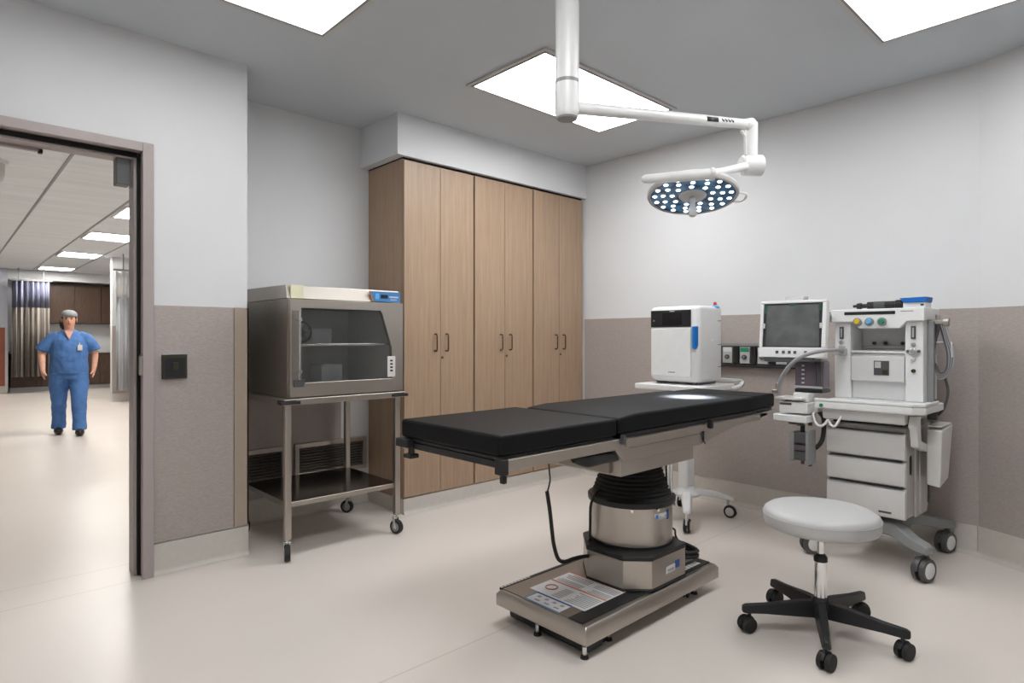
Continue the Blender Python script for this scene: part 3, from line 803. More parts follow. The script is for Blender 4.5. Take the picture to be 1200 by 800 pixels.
# ------------------------------------------------------------------ operating table
def operating_table():
    global HOOK
    K = 1.06
    r = root('operating_table', (2.22, 1.73, 0), 'stainless operating table with three-section black mattress on a low wheeled base', 'operating table')
    # base cover: stainless shell with sloping skirts
    HOOK = lambda p: Vector((p.x * K, p.y * K, CAM_H - K * (CAM_H - p.z)))
    bx0, bx1, by0, by1 = 1.655, 2.58, 1.390, 1.866
    zt = 0.1915
    FL = CAM_H - CAM_H / K
    def ring(mb, ins, z): return [mb.v((bx0 + ins, by0 + ins, z)), mb.v((bx1 - ins, by0 + ins, z)), mb.v((bx1 - ins, by1 - ins, z)), mb.v((bx0 + ins, by1 - ins, z))]
    b = MB()
    rr = [ring(b, 0.022, 0.118), ring(b, 0.0, 0.130), ring(b, 0.0, 0.174), ring(b, 0.014, zt)]
    for A, Bq in zip(rr, rr[1:]):
        for k in range(4): b.f([A[k], A[(k + 1) % 4], Bq[(k + 1) % 4], Bq[k]])
    b.f(rr[0][::-1]); b.f(rr[-1])
    obj('base_cover', b, 'steel', r, 0.004)
    obj('base_top_plate', MB().prism([(bx0 + .02, by0 + .10), (bx0 + .02, by1 - .02), (bx1 - .02, by1 - .02), (bx1 - .02, by0 + .10)], 'z', zt, zt + 0.004), 'steel_dark', r)
    obj('base_strip', B(bx0 + .02, bx1 - .02, by0 + .035, by0 + .10, zt - .0005, zt + 0.0045), 'black', r, label='black anti-slip strip on the base')
    obj('edge_strip', B(bx0 + .016, bx1 - .02, by1 - .022, by1 - .004, zt - .006, zt + 0.006), 'black', r, 0.002)
    obj('under_tray', MB().box(bx0 + .045, bx0 + .14, by0 + .035, by1 - .03, FL + 0.008, 0.118).box(bx0 + .14, bx1 - .30, by0 + .12, by1 - .03, FL + 0.008, 0.118).box(bx1 - .30, bx1 - .10, by0 + .13, by1 - .1, FL + 0.02, 0.118), 'black', r, 0.01)
    for (x, y) in ((bx0 + .032, by0 + .035), (bx0 + .032, by0 + .27), (bx0 + .20, by1 - .02), (bx1 - .11, by0 + .06), (bx1 - .11, by1 - .06), (bx0 + .20, by0 + .06)):
        f = obj('levelling_foot', MB().cyl((x, y, FL + 0.011), (x, y, 0.11), 0.0085, n=14), 'chrome', r)
        obj('foot_pad', MB().cyl((x, y, FL), (x, y, FL + 0.012), 0.016, 0.012, 18), 'rubber', f)
    HOOK = None
    make_casters(r, [(x_ * K, y_ * K, 0.3) for x_, y_ in ((bx0 + .17, by0 + .07), (bx0 + .17, by1 - .09), (bx1 - .17, by0 + .065), (bx1 - .17, by1 - .09))], 0.024, 0.030, 0.046, 'grey', 'rubber', None)
    HOOK = lambda p: Vector((p.x * K, p.y * K, CAM_H - K * (CAM_H - p.z)))
    # printed sheets on the base top
    z = zt + .0045
    sh = obj('instruction_label', B(1.755, 2.008, 1.482, 1.772, z, z + .001), 'label_white', r, label='white instruction label with red stripes')
    obj('label_stripe', B(1.997, 2.008, 1.485, 1.772, z + .001, z + .0015), 'print_red', sh)
    obj('label_stripe', B(1.880, 1.891, 1.485, 1.772, z + .001, z + .0015), 'print_red', sh)
    tx = MB()
    for i in range(8):
        for y0, y1 in ((1.49, 1.60), (1.625, 1.76)):
            if i == 3: continue
            x_ = 1.898 + i * .0118
            tx.box(x_, x_ + .006, y0, y1 - random.random() * .03, z + .001, z + .0014)
    for i in range(8):
        x_ = 1.768 + i * .0132
        tx.box(x_, x_ + .007, 1.49, 1.60 - random.random() * .02, z + .001, z + .0014)
        if i < 7: tx.box(x_, x_ + .007, 1.62, 1.665, z + .001, z + .0014)
    obj('label_print', tx, 'print_grey', sh)
    obj('label_symbol', MB().tube([(1.825 + .024 * math.cos(t), 1.715 + .024 * math.sin(t), z + .0015) for t in [2 * PI * k / 20 for k in range(20)]], 0.003, 6, closed=True), 'print_red', sh)
    s2 = obj('notice_label', B(1.672, 1.754, 1.540, 1.722, z, z + .001), 'label_white', r, label='small white label with blue header')
    obj('label_header', B(1.744, 1.754, 1.540, 1.722, z + .001, z + .0015), 'print_navy', s2)
    obj('label_border', MB().box(1.672, 1.678, 1.540, 1.722, z + .001, z + .0015).box(1.678, 1.744, 1.716, 1.722, z + .001, z + .0015), 'label_blue', s2)
    tx = MB()
    for k in range(4): tx.box(1.718, 1.733, 1.558 + .040 * k, 1.576 + .040 * k, z + .001, z + .0014)
    for k in range(3): tx.box(1.692, 1.702, 1.56 + .05 * k, 1.585 + .05 * k, z + .001, z + .0014)
    obj('label_print', tx, 'print_grey', s2)
    # printed logo strip at the far end of the front edge
    tx = MB()
    for k in range(6): tx.box(2.36 + .026 * k, 2.379 + .026 * k, by0 + .052, by0 + .078, z, z + .0012)
    tx.lathe([(0, 0), (.018, 0), (.018, .0012)], (2.325, by0 + .066, z), 20)
    obj('edge_lettering', tx, 'label_white', r)
    tx = MB()
    for k in range(9): tx.box(1.67 + .019 * k, 1.684 + .019 * k, by1 - .018, by1 - .008, zt + .006, zt + .007)
    obj('edge_lettering', tx, 'offgrey', r)
    # octagonal housing
    ox0, ox1, oy0, oy1 = 2.003, 2.372, 1.410, 1.800; c = 0.082; e_ = 0.120
    def octo(i): return [(ox0 + i, oy0 + c), (ox0 + c, oy0 + i), (ox1 - c * .5, oy0 + i), (ox1 - i, oy0 + c), (ox1 - i, oy1 - e_), (ox1 - e_, oy1 - i), (ox0 + e_, oy1 - i), (ox0 + i, oy1 - e_)]
    obj('column_housing', MB().prism(octo(0), 'z', 0.205, 0.318), 'steel', r, 0.003)
    obj('housing_gasket', MB().prism(octo(-.004), 'z', 0.1965, 0.205), 'black', r, 0.003)
    obj('housing_collar', MB().prism(octo(-.003), 'z', 0.3182, 0.336), 'black', r, 0.003)
    mx, my = 2.232, 1.618
    obj('column_drum', MB().lathe([(0.176, 0.3362), (0.176, 0.512)], (mx, my, 0), 64), 'steel', r)
    obj('drum_band', MB().lathe([(0.179, 0.3361), (0.179, 0.346), (0.1765, 0.346)], (mx, my, 0), 64), 'black', r)
    bl = []
    zz, rad = 0.513, 0.186
    obj('drum_rim', MB().lathe([(0.188, 0.506), (0.190, 0.512), (0.190, 0.528), (0.16, 0.540)], (mx, my, 0), 48), 'black', r)
    prof = []
    for k in range(10):
        t = k / 9; rr_ = 0.172 - 0.05 * t
        prof += [(rr_, 0.535 + .0165 * k), (rr_ - .014, 0.543 + .0165 * k)]
    obj('bellows', MB().lathe(prof, (mx, my, 0), 40), 'rubber', r)
    for k, a in enumerate((-2.5, -1.9, -1.2, -.6)):
        x_, y_ = mx + .182 * math.cos(a), my + .182 * math.sin(a)
        obj('rivet', MB().cyl((x_, y_, .500), (x_ + .01 * math.cos(a), y_ + .01 * math.sin(a), .500), 0.006, n=10), 'chrome', r)
    # guide rods between drum and saddle
    for (x_, y_) in ((2.335, 1.50), (2.36, 1.50)):
        obj('guide_rod', MB().cyl((x_, y_, 0.53), (x_, y_, 0.70), 0.009, n=14), 'chrome', r)
    # stickers
    for (zc, rad_, a0) in ((0.47, 0.1765, -1.95),):
        mb = MB(); prev = None; n = 8
        for k in range(n + 1):
            t = a0 + 0.40 * k / n
            cur = [mb.v((mx + rad_ * math.cos(t), my + rad_ * math.sin(t), zc - .015 - .0)), mb.v((mx + rad_ * math.cos(t), my + rad_ * math.sin(t), zc + .012))]
            if prev: mb.f([prev[0], cur[0], cur[1], prev[1]], True)
            prev = cur
        st = obj('sticker', mb, 'label_white', r, label='white and blue sticker on the drum'); sd = st.modifiers.new('s', 'SOLIDIFY'); sd.thickness = .001; sd.offset = 1
        mb = MB(); prev = None
        for k in range(5):
            t = a0 + 0.40 + 0.10 * k / 4
            cur = [mb.v((mx + rad_ * math.cos(t), my + rad_ * math.sin(t), zc - .02)), mb.v((mx + rad_ * math.cos(t), my + rad_ * math.sin(t), zc + .02))]
            if prev: mb.f([prev[0], cur[0], cur[1], prev[1]], True)
            prev = cur
        o = obj('sticker_tab', mb, 'print_navy', st); sd = o.modifiers.new('s', 'SOLIDIFY'); sd.thickness = .001; sd.offset = 1
        t = a0 + .03; mb = MB(); q = lambda t, z_: (mx + (rad_ + .0015) * math.cos(t), my + (rad_ + .0015) * math.sin(t), z_)
        mb.f([mb.v(q(t, zc - .009)), mb.v(q(t + .08, zc - .009)), mb.v(q(t + .08, zc + .006)), mb.v(q(t, zc + .006))])
        mb.f([mb.v(q(t + .12, zc - .004)), mb.v(q(t + .34, zc - .004)), mb.v(q(t + .34, zc + .001)), mb.v(q(t + .12, zc + .001))])
        obj('sticker_print', mb, 'label_blue', st)
    st = obj('sticker', B(2.185, 2.25, oy0 - .0015, oy0, 0.242, 0.270), 'label_white', r, label='white and blue sticker on the housing')
    obj('sticker_tab', B(2.25, 2.283, oy0 - .0017, oy0, 0.250, 0.280), 'print_navy', st)
    obj('sticker_print', B(2.195, 2.24, oy0 - .0022, oy0 - .0015, 0.250, 0.258), 'print_grey', st)
    # saddle and side frames
    obj('saddle', B(1.90, 2.425, 1.425, 1.775, 0.680, 0.748), 'steel', r, 0.004)
    obj('saddle_plate', B(1.885, 1.8995, 1.47, 1.73, 0.69, 0.745), 'steel_dark', r)
    prof = [(1.815, 0.825), (1.815, 0.795), (1.87, 0.7485), (2.41, 0.7485), (2.68, 0.795), (3.06, 0.820), (3.06, 0.838), (1.815, 0.838)]
    obj('main_frame', MB().prism(prof, 'y', 1.385, 1.835), 'steel', r, 0.003)
    obj('frame_seam', MB().box(2.435, 2.4395, 1.3825, 1.385, 0.762, 0.836), 'black', r)
    obj('frame_groove', MB().box(1.90, 2.42, 1.383, 1.3855, 0.796, 0.7985), 'steel_dark', r)
    obj('frame_notch', MB().tube([(2.44, 1.381, .835), (2.42, 1.381, .80), (2.425, 1.381, .77), (2.445, 1.381, .75)], 0.003, 6, smoothpath=4), 'black', r)
    for x_ in (2.02, 2.10, 2.78, 2.86): obj('bolt', MB().cyl((x_, 1.385, .815), (x_, 1.380, .815), 0.006, n=10), 'dgrey', r)
    obj('torso_board', B(1.84, 2.925, 1.379, 1.855, 0.8382, 0.856), 'black', r, 0.003)
    for (a, b_) in ((1.85, 2.42), (2.46, 2.93)):
        for y_ in (1.365, 1.86):
            rl = obj('side_rail', B(a, b_, y_ - .005, y_ + .005, 0.812, 0.838), 'steel', r, 0.002)
            for x_ in (a + .06, b_ - .06):
                y2 = 1.3855 if y_ < 1.5 else 1.8345
                obj('rail_spacer', MB().cyl((x_, min(y_, y2), .825), (x_, max(y_, y2), .825), 0.008, n=12), 'chrome', rl)
    obj('rail_clamp', B(2.446, 2.462, 1.350, 1.372, .818, .858), 'black', r, 0.003)
    obj('rail_clamp', B(1.824, 1.836, 1.354, 1.372, .822, .855), 'dgrey', r, 0.003)
    # leg section
    obj('leg_board', B(1.245, 1.80, 1.385, 1.90, 0.838, 0.850), 'black', r, 0.003)
    for y_ in (1.372, 1.912):
        obj('leg_rail', B(1.245, 1.805, y_ - .008, y_ + .008, 0.805, 0.842), 'steel', r, 0.003)
    obj('leg_crossbar', MB().box(1.245, 1.275, 1.385, 1.90, 0.812, 0.836), 'black', r, 0.004)
    cl = MB().box(1.230, 1.255, 1.355, 1.395, .797, .846).box(1.234, 1.250, 1.357, 1.376, .772, .797)
    obj('corner_clamp', cl, 'black', r, 0.004)
    cl = MB().box(1.218, 1.30, 1.850, 1.925, .818, .848).cyl((1.245, 1.86, .79), (1.245, 1.86, .82), .012).box(1.225, 1.265, 1.84, 1.885, .780, .795)
    obj('corner_clamp', cl, 'black', r, 0.004)
    kn = MB().tube([(1.60, 1.40, .797), (1.66, 1.39, .782), (1.76, 1.40, .778), (1.86, 1.42, .765)], [.016, .024, .022, .018], 12, smoothpath=4)
    obj('joint_lever', kn, 'black', r)
    obj('hinge', MB().cyl((1.80, 1.40, .822), (1.80, 1.46, .822), .016).cyl((1.80, 1.80, .822), (1.80, 1.86, .822), .016).box(1.80, 1.86, 1.41, 1.45, .81, .835).box(1.80, 1.86, 1.81, 1.85, .81, .835), 'steel_dark', r, .002)
    # head section
    obj('head_board', B(2.935, 3.145, 1.40, 1.82, 0.842, 0.856), 'black', r, 0.003)
    obj('head_frame', MB().prism([(2.95, .838), (2.95, .812), (3.165, .83), (3.165, .845)], 'y', 1.385, 1.41).prism([(2.95, .838), (2.95, .812), (3.165, .83), (3.165, .845)], 'y', 1.81, 1.835).box(3.10, 3.13, 1.41, 1.81, .824, .8415), 'steel', r, .002)
    # mattress sections
    obj('leg_pad', B(1.235, 1.812, 1.375, 1.915, 0.851, 0.916), 'vinyl', r, 0.012, 3)
    obj('torso_pad', MB().prism([(1.822, .857), (2.905, .857), (2.905, .926), (1.93, .926), (1.822, .916)], 'y', 1.375, 1.865), 'vinyl', r, 0.012, 3)
    obj('head_pad', B(2.912, 3.145, 1.385, 1.835, 0.857, 0.926), 'vinyl', r, 0.012, 3)
    # hand-control cable hanging below the leg section and curling back to the column
    HOOK = None
    obj('cable_tail', MB().tube([(1.842, 1.75, .83), (1.842, 1.75, .74), (1.848, 1.75, .66), (1.852, 1.75, .62), (1.836, 1.75, .575)], 0.0035, 8, smoothpath=4), 'black', r)
    obj('cable', MB().tube([(1.834, 1.75, .578), (1.852, 1.75, .49), (1.866, 1.752, .41), (1.882, 1.756, .345), (1.915, 1.762, .278), (1.965, 1.77, .252), (2.03, 1.778, .246), (2.09, 1.780, .240), (2.135, 1.77, .235)], 0.0085, 10, smoothpath=6), 'rubber', r)
    HOOK = lambda p: Vector((p.x * K, p.y * K, CAM_H - K * (CAM_H - p.z)))
    side = MB().tube([(2.06, 1.71, .33), (2.050, 1.70, .42), (2.050, 1.695, .50), (2.075, 1.68, .55), (2.12, 1.66, .575)], 0.006, 8, smoothpath=4)
    obj('side_cable', side, 'black', r)
operating_table()
HOOK = None

# power cord coiled on the table's base
cd = MB()
pts = []
for k in range(46):
    t = k / 45 * 2 * PI * 2.6
    pts.append((2.635 + .050 * math.cos(t) + .005 * math.sin(3 * t), 1.625 + .090 * math.sin(t), .158 + .0105 * (k / 9.0)))
cd.tube(pts, 0.0095, 10)
cd.tube([pts[-1], (2.66, 1.66, .23), (2.63, 1.65, .275), (2.59, 1.66, .285), (2.55, 1.68, .25), (2.54, 1.69, .19)], 0.005, 8, smoothpath=6)
tag(centre(obj('power_cord', cd, 'rubber')), 'black power cord coiled on the base of the operating table', 'power cord')

# ------------------------------------------------------------------ stool
def stool():
    sx, sy = 2.635, 0.972
    r = root('stool', (sx, sy, 0), 'round grey padded stool on a black five-star wheeled base', 'stool')
    R_ = 0.217; z0, z1 = 0.437, 0.517
    prof = [(0.0, z0), (R_ - .02, z0), (R_ - .004, z0 + .008), (R_, z0 + .02), (R_ + .001, z1 - .03), (R_ - .004, z1 - .015), (R_ - .018, z1 - .005), (R_ - .05, z1 + .001), (0, z1 + .004)]
    seat = obj('seat', MB().lathe(prof, (sx, sy, 0), 64), 'greyvinyl', r)
    obj('seam', MB().tube([(sx + (R_ + .001) * math.cos(2 * PI * k / 64), sy + (R_ + .001) * math.sin(2 * PI * k / 64), z1 - .028) for k in range(64)], .0016, 6, closed=True), 'greyvinyl', seat)
    obj('seat_plate', MB().prism([(sx - .10, sy - .07), (sx + .10, sy - .07), (sx + .10, sy + .07), (sx - .10, sy + .07)], 'z', z0 - .022, z0 - .0005).cyl((sx, sy, z0 - .045), (sx, sy, z0 - .02), .032), 'black', r, .004)
    le = MB().tube([(sx + .05, sy - .05, z0 - .012), (sx + .19, sy - .10, z0 - .035)], .0055, 8)
    lv = obj('lever', le, 'chrome', r)
    obj('lever_grip', MB().tube([(sx + .19, sy - .10, z0 - .035), (sx + .205, sy - .107, z0 - .038), (sx + .27, sy - .135, z0 - .052)], [.007, .010, .009], 10), 'black', lv)
    obj('piston', MB().lathe([(.013, .33), (.013, z0 - .045)], (sx, sy, 0), 24), 'chrome', r)
    obj('gas_column', MB().lathe([(.0235, .13), (.0245, .30)], (sx, sy, 0), 32), 'chrome', r)
    obj('column_collar', MB().lathe([(.026, .3002), (.026, .318), (.015, .332)], (sx, sy, 0), 28), 'black', r)
    obj('hub', MB().lathe([(.034, .072), (.040, .085), (.040, .125), (.032, .150), (.025, .156)], (sx, sy, 0), 28), 'black', r)
    sp = []
    for k in range(5):
        a = math.radians(60 + 72 * k)
        u = Vector((math.cos(a), math.sin(a), 0)); n_ = Vector((-u.y, u.x, 0))
        mb = MB()
        S = [(0.02, .024, .076, .142), (0.09, .024, .078, .138), (0.22, .020, .082, .120), (0.298, .017, .080, .114), (0.312, .012, .082, .108)]
        rings = []
        for d_, hw, za, zb_ in S:
            c0 = Vector((sx, sy, 0)) + u * d_
            rings.append([mb.v(c0 + n_ * hw + Vector((0, 0, za))), mb.v(c0 - n_ * hw + Vector((0, 0, za))), mb.v(c0 - n_ * hw * .6 + Vector((0, 0, zb_))), mb.v(c0 + n_ * hw * .6 + Vector((0, 0, zb_)))])
        for A, Bq in zip(rings, rings[1:]):
            for j in range(4): mb.f([A[j], A[(j + 1) % 4], Bq[(j + 1) % 4], Bq[j]])
        mb.f(rings[0][::-1]); mb.f(rings[-1])
        obj('leg', mb, 'black', r, .004)
        e = Vector((sx, sy, 0)) + u * .292
        sp.append((e.x, e.y, a + (1.9, .4, 2.6, 1.2, -.7)[k]))
    make_casters(r, sp, 0.033, 0.050, 0.084, 'black', 'rubber', None)
stool()

# ------------------------------------------------------------------ white console on its rolling stand
def roundbox(mb, x0, x1, y0, y1, z0, z1, ch, cv):
    """box with vertical edges rounded by ch and the top and bottom drawn in by cv"""
    def rr(ins, z):
        pts = []
        c = max(ch - ins * .3, .004)
        for (cx, cy, a0) in ((x1 - ins - c, y1 - ins - c, 0), (x0 + ins + c, y1 - ins - c, 90), (x0 + ins + c, y0 + ins + c, 180), (x1 - ins - c, y0 + ins + c, 270)):
            for k in range(6):
                a = math.radians(a0 + 90 * k / 5); pts.append(mb.v((cx + c * math.cos(a), cy + c * math.sin(a), z)))
        return pts
    lv = [(cv, z0), (cv * .35, z0 + cv * .35), (0, z0 + cv), (0, z1 - cv), (cv * .1, z1 - cv * .5), (cv * .35, z1 - cv * .18), (cv, z1)]
    R_ = [rr(i, z) for i, z in lv]
    for A, Bq in zip(R_, R_[1:]):
        n = len(A)
        for j in range(n): mb.f([A[j], A[(j + 1) % n], Bq[(j + 1) % n], Bq[j]], True)
    mb.f(R_[0][::-1], False); mb.f(R_[-1], False)
    return mb

def console():
    x0, x1, y0, y1 = 3.50, 3.80, 2.02, 2.385; z0, z1 = 0.925, 1.418
    r = root('medical_console', (3.65, 2.2, z0 - .016), 'white boxy medical console with dark touch screen and blue side handle', 'medical console')
    obj('housing', roundbox(MB(), x0, x1, y0, y1, z0, z1, .03, .03), 'white', r)
    obj('base_foot', MB().box(x0 + .03, x1 - .03, y0 + .03, y0 + .07, z0 - .012, z0 + .002).box(x0 + .03, x1 - .03, y1 - .07, y1 - .03, z0 - .012, z0 + .002), 'dgrey', r, .003)
    p = obj('front_panel', B(x0 - .012, x0 + .001, y0 + .052, y1 - .016, z0 + .035, 1.275), 'white', r, .006)
    obj('lettering', MB().box(x0 - .0128, x0 - .012, 2.185, 2.235, .985, .992), 'grey', p)
    s = obj('screen_bezel', B(x0 - .011, x0 + .001, y0 + .055, y1 - .014, 1.283, 1.392), 'black', r, .004)
    obj('display', B(x0 - .0125, x0 - .011, 2.135, 2.28, 1.295, 1.375), 'screen', s)
    obj('screen_lettering', B(x0 - .0125, x0 - .011, 2.19, 2.225, 1.381, 1.386), 'label_white', s)
    obj('start_button', MB().cyl((x0 - .013, 2.345, 1.325), (x0 - .011, 2.345, 1.325), .006, n=14), 'grey', s)
    hd = obj('handle', MB().prism([(2.030, 1.165), (2.030, 1.285), (2.062, 1.285), (2.062, 1.15), (2.055, 1.14), (2.036, 1.14)], 'x', x0 - .014, x0 + .02), 'blue', r, .005)
    obj('handle_recess', B(x0 - .0155, x0 - .013, 2.034, 2.044, 1.16, 1.28), 'bluebox', hd)
    for z in (1.32, 1.165, 1.02): obj('vent_slot', B(3.735, 3.775, y0 - .0012, y0 + .001, z, z + .006), 'grey', r)
    obj('side_knob', MB().cyl((3.66, y0 + .001, 1.19), (3.66, y0 - .012, 1.19), .012, n=16), 'white', r, .002)
    obj('connector_collar', MB().lathe([(.026, 0), (.028, .01), (.018, .02)], (3.745, 2.045, z1 - .012), 20), 'ltblue', r)
    obj('connector_knob', MB().lathe([(.010, .02), (.011, .035), (.006, .042)], (3.745, 2.045, z1 - .012), 16), 'red', r)
    # stand
    r = root('rolling_stand', (3.65, 2.2, 0), 'white rolling stand under the white medical console', 'rolling stand')
    obj('tray', B(3.43, 3.85, 1.96, 2.46, .872, .9085), 'white', r, .008, 3)
    obj('push_handle', MB().tube([(3.80, 1.962, .885), (3.83, 1.93, .89), (3.87, 1.925, .905), (3.90, 1.94, .92), (3.905, 2.0, .925), (3.90, 2.38, .925), (3.87, 2.44, .905), (3.84, 2.455, .888)], .014, 12, smoothpath=4), 'white', r)
    obj('column', MB().box(3.60, 3.70, 2.165, 2.235, .20, .872), 'white', r, .012, 3)
    obj('column_foot', MB().lathe([(.085, .165), (.09, .18), (.06, .205), (.045, .23)], (3.65, 2.2, 0), 32), 'white', r)
    sp = []
    for (ex, ey, a) in ((3.41, 2.05, .4), (3.905, 2.02, -1.4), (3.42, 2.38, .9), (3.90, 2.39, .2)):
        c0 = Vector((3.65, 2.2, 0)); e = Vector((ex, ey, 0)); u = (e - c0).normalized(); n_ = Vector((-u.y, u.x, 0)); Ld = (e - c0).length
        mb = MB(); rings = []
        for t, hw, za, zb_ in ((0.0, .045, .165, .20), (.35, .038, .163, .20), (.7, .032, .145, .178), (.97, .026, .118, .148), (1.06, .018, .118, .138)):
            q = c0 + u * Ld * t
            rings.append([mb.v(q + n_ * hw + Vector((0, 0, za))), mb.v(q - n_ * hw + Vector((0, 0, za))), mb.v(q - n_ * hw * .7 + Vector((0, 0, zb_))), mb.v(q + n_ * hw * .7 + Vector((0, 0, zb_)))])
        for A, Bq in zip(rings, rings[1:]):
            for j in range(4): mb.f([A[j], A[(j + 1) % 4], Bq[(j + 1) % 4], Bq[j]])
        mb.f(rings[0][::-1]); mb.f(rings[-1])
        obj('leg', mb, 'white', r, .008, 3)
        sp.append((e.x, e.y, a))
    make_casters(r, sp, 0.043, 0.040, .122, 'white2', 'rubber', 'offgrey')
console()

# ------------------------------------------------------------------ anaesthesia machine
def anaesthesia():
    r = root('anaesthesia_machine', (3.85, 1.11, 0), 'white anaesthesia machine with drawers, worktop and gauges on grey wheeled base', 'anaesthesia machine')
    # wheeled base
    b = MB().box(3.66, 4.02, .97, 1.28, .17, .235)
    obj('base_frame', b, 'grey', r, .01)
    sp = [(3.585, .835, 2.85), (4.165, .865, 2.85), (3.60, 1.375, 2.5), (4.13, 1.36, 2.2)]
    for (ex, ey, a) in sp:
        c0 = Vector((3.72 if ex < 3.8 else 3.96, 1.02 if ey < 1.1 else 1.23, 0)); e = Vector((ex, ey, 0)); u = (e - c0).normalized(); n_ = Vector((-u.y, u.x, 0)); Ld = (e - c0).length
        mb = MB(); rings = []
        for t, hw, za, zb_ in ((-.1, .05, .175, .245), (.3, .045, .17, .235), (.75, .038, .145, .20), (1.08, .034, .140, .19), (1.2, .022, .142, .18)):
            q = c0 + u * Ld * t
            rings.append([mb.v(q + n_ * hw + Vector((0, 0, za))), mb.v(q - n_ * hw + Vector((0, 0, za))), mb.v(q - n_ * hw * .8 + Vector((0, 0, zb_))), mb.v(q + n_ * hw * .8 + Vector((0, 0, zb_)))])
        for A, Bq in zip(rings, rings[1:]):
            for j in range(4): mb.f([A[j], A[(j + 1) % 4], Bq[(j + 1) % 4], Bq[j]])
        mb.f(rings[0][::-1]); mb.f(rings[-1])
        obj('base_leg', mb, 'grey', r, .01, 3)
    make_casters(r, sp, 0.060, 0.062, .148, 'dgrey', 'dgrey', 'white')
    # drawer cabinet
    Y0, Y1, XF = .925, 1.305, 3.625
    obj('cabinet_body', MB().prism([(XF + .03, .27), (4.00, .25), (4.06, .34), (4.06, .745), (XF + .03, .745)], 'y', Y0, Y1), 'offgrey', r, .012, 3)
    obj('side_cover', MB().prism([(3.78, .262), (3.99, .255), (4.05, .345), (4.05, .745), (3.78, .745)], 'y', Y0 - .012, Y0 - .0005), 'offgrey', r, .004)
    obj('side_strip', B(3.835, 3.865, Y0 - .017, Y0 - .012, .275, .745), 'white2', r, .002)
    obj('side_grip', MB().prism([(3.705, .50), (3.725, .49), (3.735, .51), (3.735, .575), (3.725, .595), (3.705, .585)], 'y', Y0 - .004, Y0 + .002), 'black', r)
    obj('rear_strip', B(4.0, 4.03, Y0 - .022, Y0 - .012, .30, .70), 'dgrey', r, .003)
    for (z0, z1) in ((.575, .715), (.437, .567), (.268, .429)):
        mb = MB().prism([(XF + .012, z1), (XF - .002, z1 - .010), (XF - .006, z1 - .03), (XF - .006, z0 + .02), (XF + .0, z0 + .004), (XF + .029, z0), (XF + .029, z1)], 'y', Y0 - .002, Y1)
        dr = obj('drawer', mb, 'white2', r, .006, 3)
        obj('finger_lip', B(XF - .004, XF + .026, Y0 + .012, Y1 - .012, z1 + .0005, z1 + .0035), 'dgrey', dr)
        if z0 < .3: obj('logo', B(XF - .0075, XF - .006, .985, 1.045, .295, .305), 'dgrey', dr)
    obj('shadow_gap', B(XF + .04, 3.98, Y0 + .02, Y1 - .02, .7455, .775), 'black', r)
    # worktop with a raised rim and apron
    obj('apron', MB().prism([(3.55, .770), (3.53, .828), (4.0, .828), (4.0, .776)], 'y', .905, 1.30), 'white2', r, .008)
    wt = MB().prism([(3.50, 1.325), (3.50, .86), (3.55, .815), (3.90, .815), (3.90, 1.325)], 'z', .8285, .868)
    obj('worktop', wt, 'white', r, .008, 3)
    obj('worktop_rim', MB().box(3.50, 3.512, .86, 1.325, .868, .884).prism([(3.50, .86), (3.512, .866), (3.557, .827), (3.55, .815)], 'z', .868, .884).box(3.55, 3.80, .815, .827, .868, .884), 'white', r, .004)
    obj('brake_button', MB().cyl((3.499, 1.288, .846), (3.494, 1.288, .846), .010, n=14), 'green', r)
    obj('cup_hooks', MB().tube([(3.52, 1.33, .80), (3.50, 1.33, .79), (3.49, 1.31, .745), (3.49, 1.285, .735), (3.49, 1.265, .75), (3.49, 1.25, .77), (3.49, 1.235, .745), (3.49, 1.215, .74), (3.50, 1.20, .77), (3.53, 1.20, .79)], .0065, 10, smoothpath=4), 'white', r)
    # tower
    TX = 3.80; TB = 4.08; TY0, TY1 = .885, 1.325
    t = MB()
    t.box(TX, TB, TY0, TY0 + .085, .868, 1.305)          # right pillar
    t.box(TX, TB, TY1 - .085, TY1, .868, 1.305)          # left pillar
    t.box(4.0, TB, TY0 + .085, TY1 - .085, .868, 1.305)  # recess back
    t.box(3.83, 4.0, TY0 + .085, TY1 - .085, .868, 1.125) # lower face
    obj('tower', t, 'white', r, .006)
    obj('lower_recess', MB().box(3.80, 3.8295, TY0 + .088, TY1 - .088, .97, 1.11), 'white2', r, .004)
    obj('recess_window', MB().box(3.797, 3.80, 1.045, 1.12, 1.005, 1.085), 'dgrey', r)
    obj('window_cell', MB().box(3.7955, 3.797, 1.05, 1.078, 1.01, 1.035), 'bronze', r)
    obj('window_cell', MB().box(3.7955, 3.797, 1.085, 1.115, 1.045, 1.08), 'offgrey', r)
    obj('shelf_lip', B(3.815, 3.998, TY0 + .086, TY1 - .086, 1.1255, 1.140), 'white2', r, .003)
    # header with drooping centre
    hdp = [(TY0 - .01, 1.300), (TY0 + .07, 1.300), (TY0 + .105, 1.262), (TY1 - .135, 1.262), (TY1 - .10, 1.300), (TY1 + .012, 1.300), (TY1 + .012, 1.372), (TY0 - .01, 1.372)]
    hdo = obj('header', MB().prism(hdp, 'x', TX - .022, TX + .015).box(TX + .015, TB + .005, TY0 - .01, TY1 + .012, 1.3055, 1.372), 'white', r, .006)
    obj('header_slot', B(TX - .0245, TX - .021, 1.01, 1.265, 1.340, 1.358), 'black', hdo, .002)
    obj('header_print', B(TX - .0232, TX - .022, .925, .985, 1.352, 1.356), 'grey', hdo)
    for y_, m in ((1.195, 'yellow'), (1.135, 'ltblue'), (1.072, 'green')):
        g = obj('gauge', MB().cyl((TX - .022, y_, 1.300), (TX - .035, y_, 1.300), .023, n=24), 'grey', r, .002)
        obj('gauge_knob', MB().cyl((TX - .035, y_, 1.302), (TX - .047, y_, 1.302), .015, .013, n=20), m, g, .002)
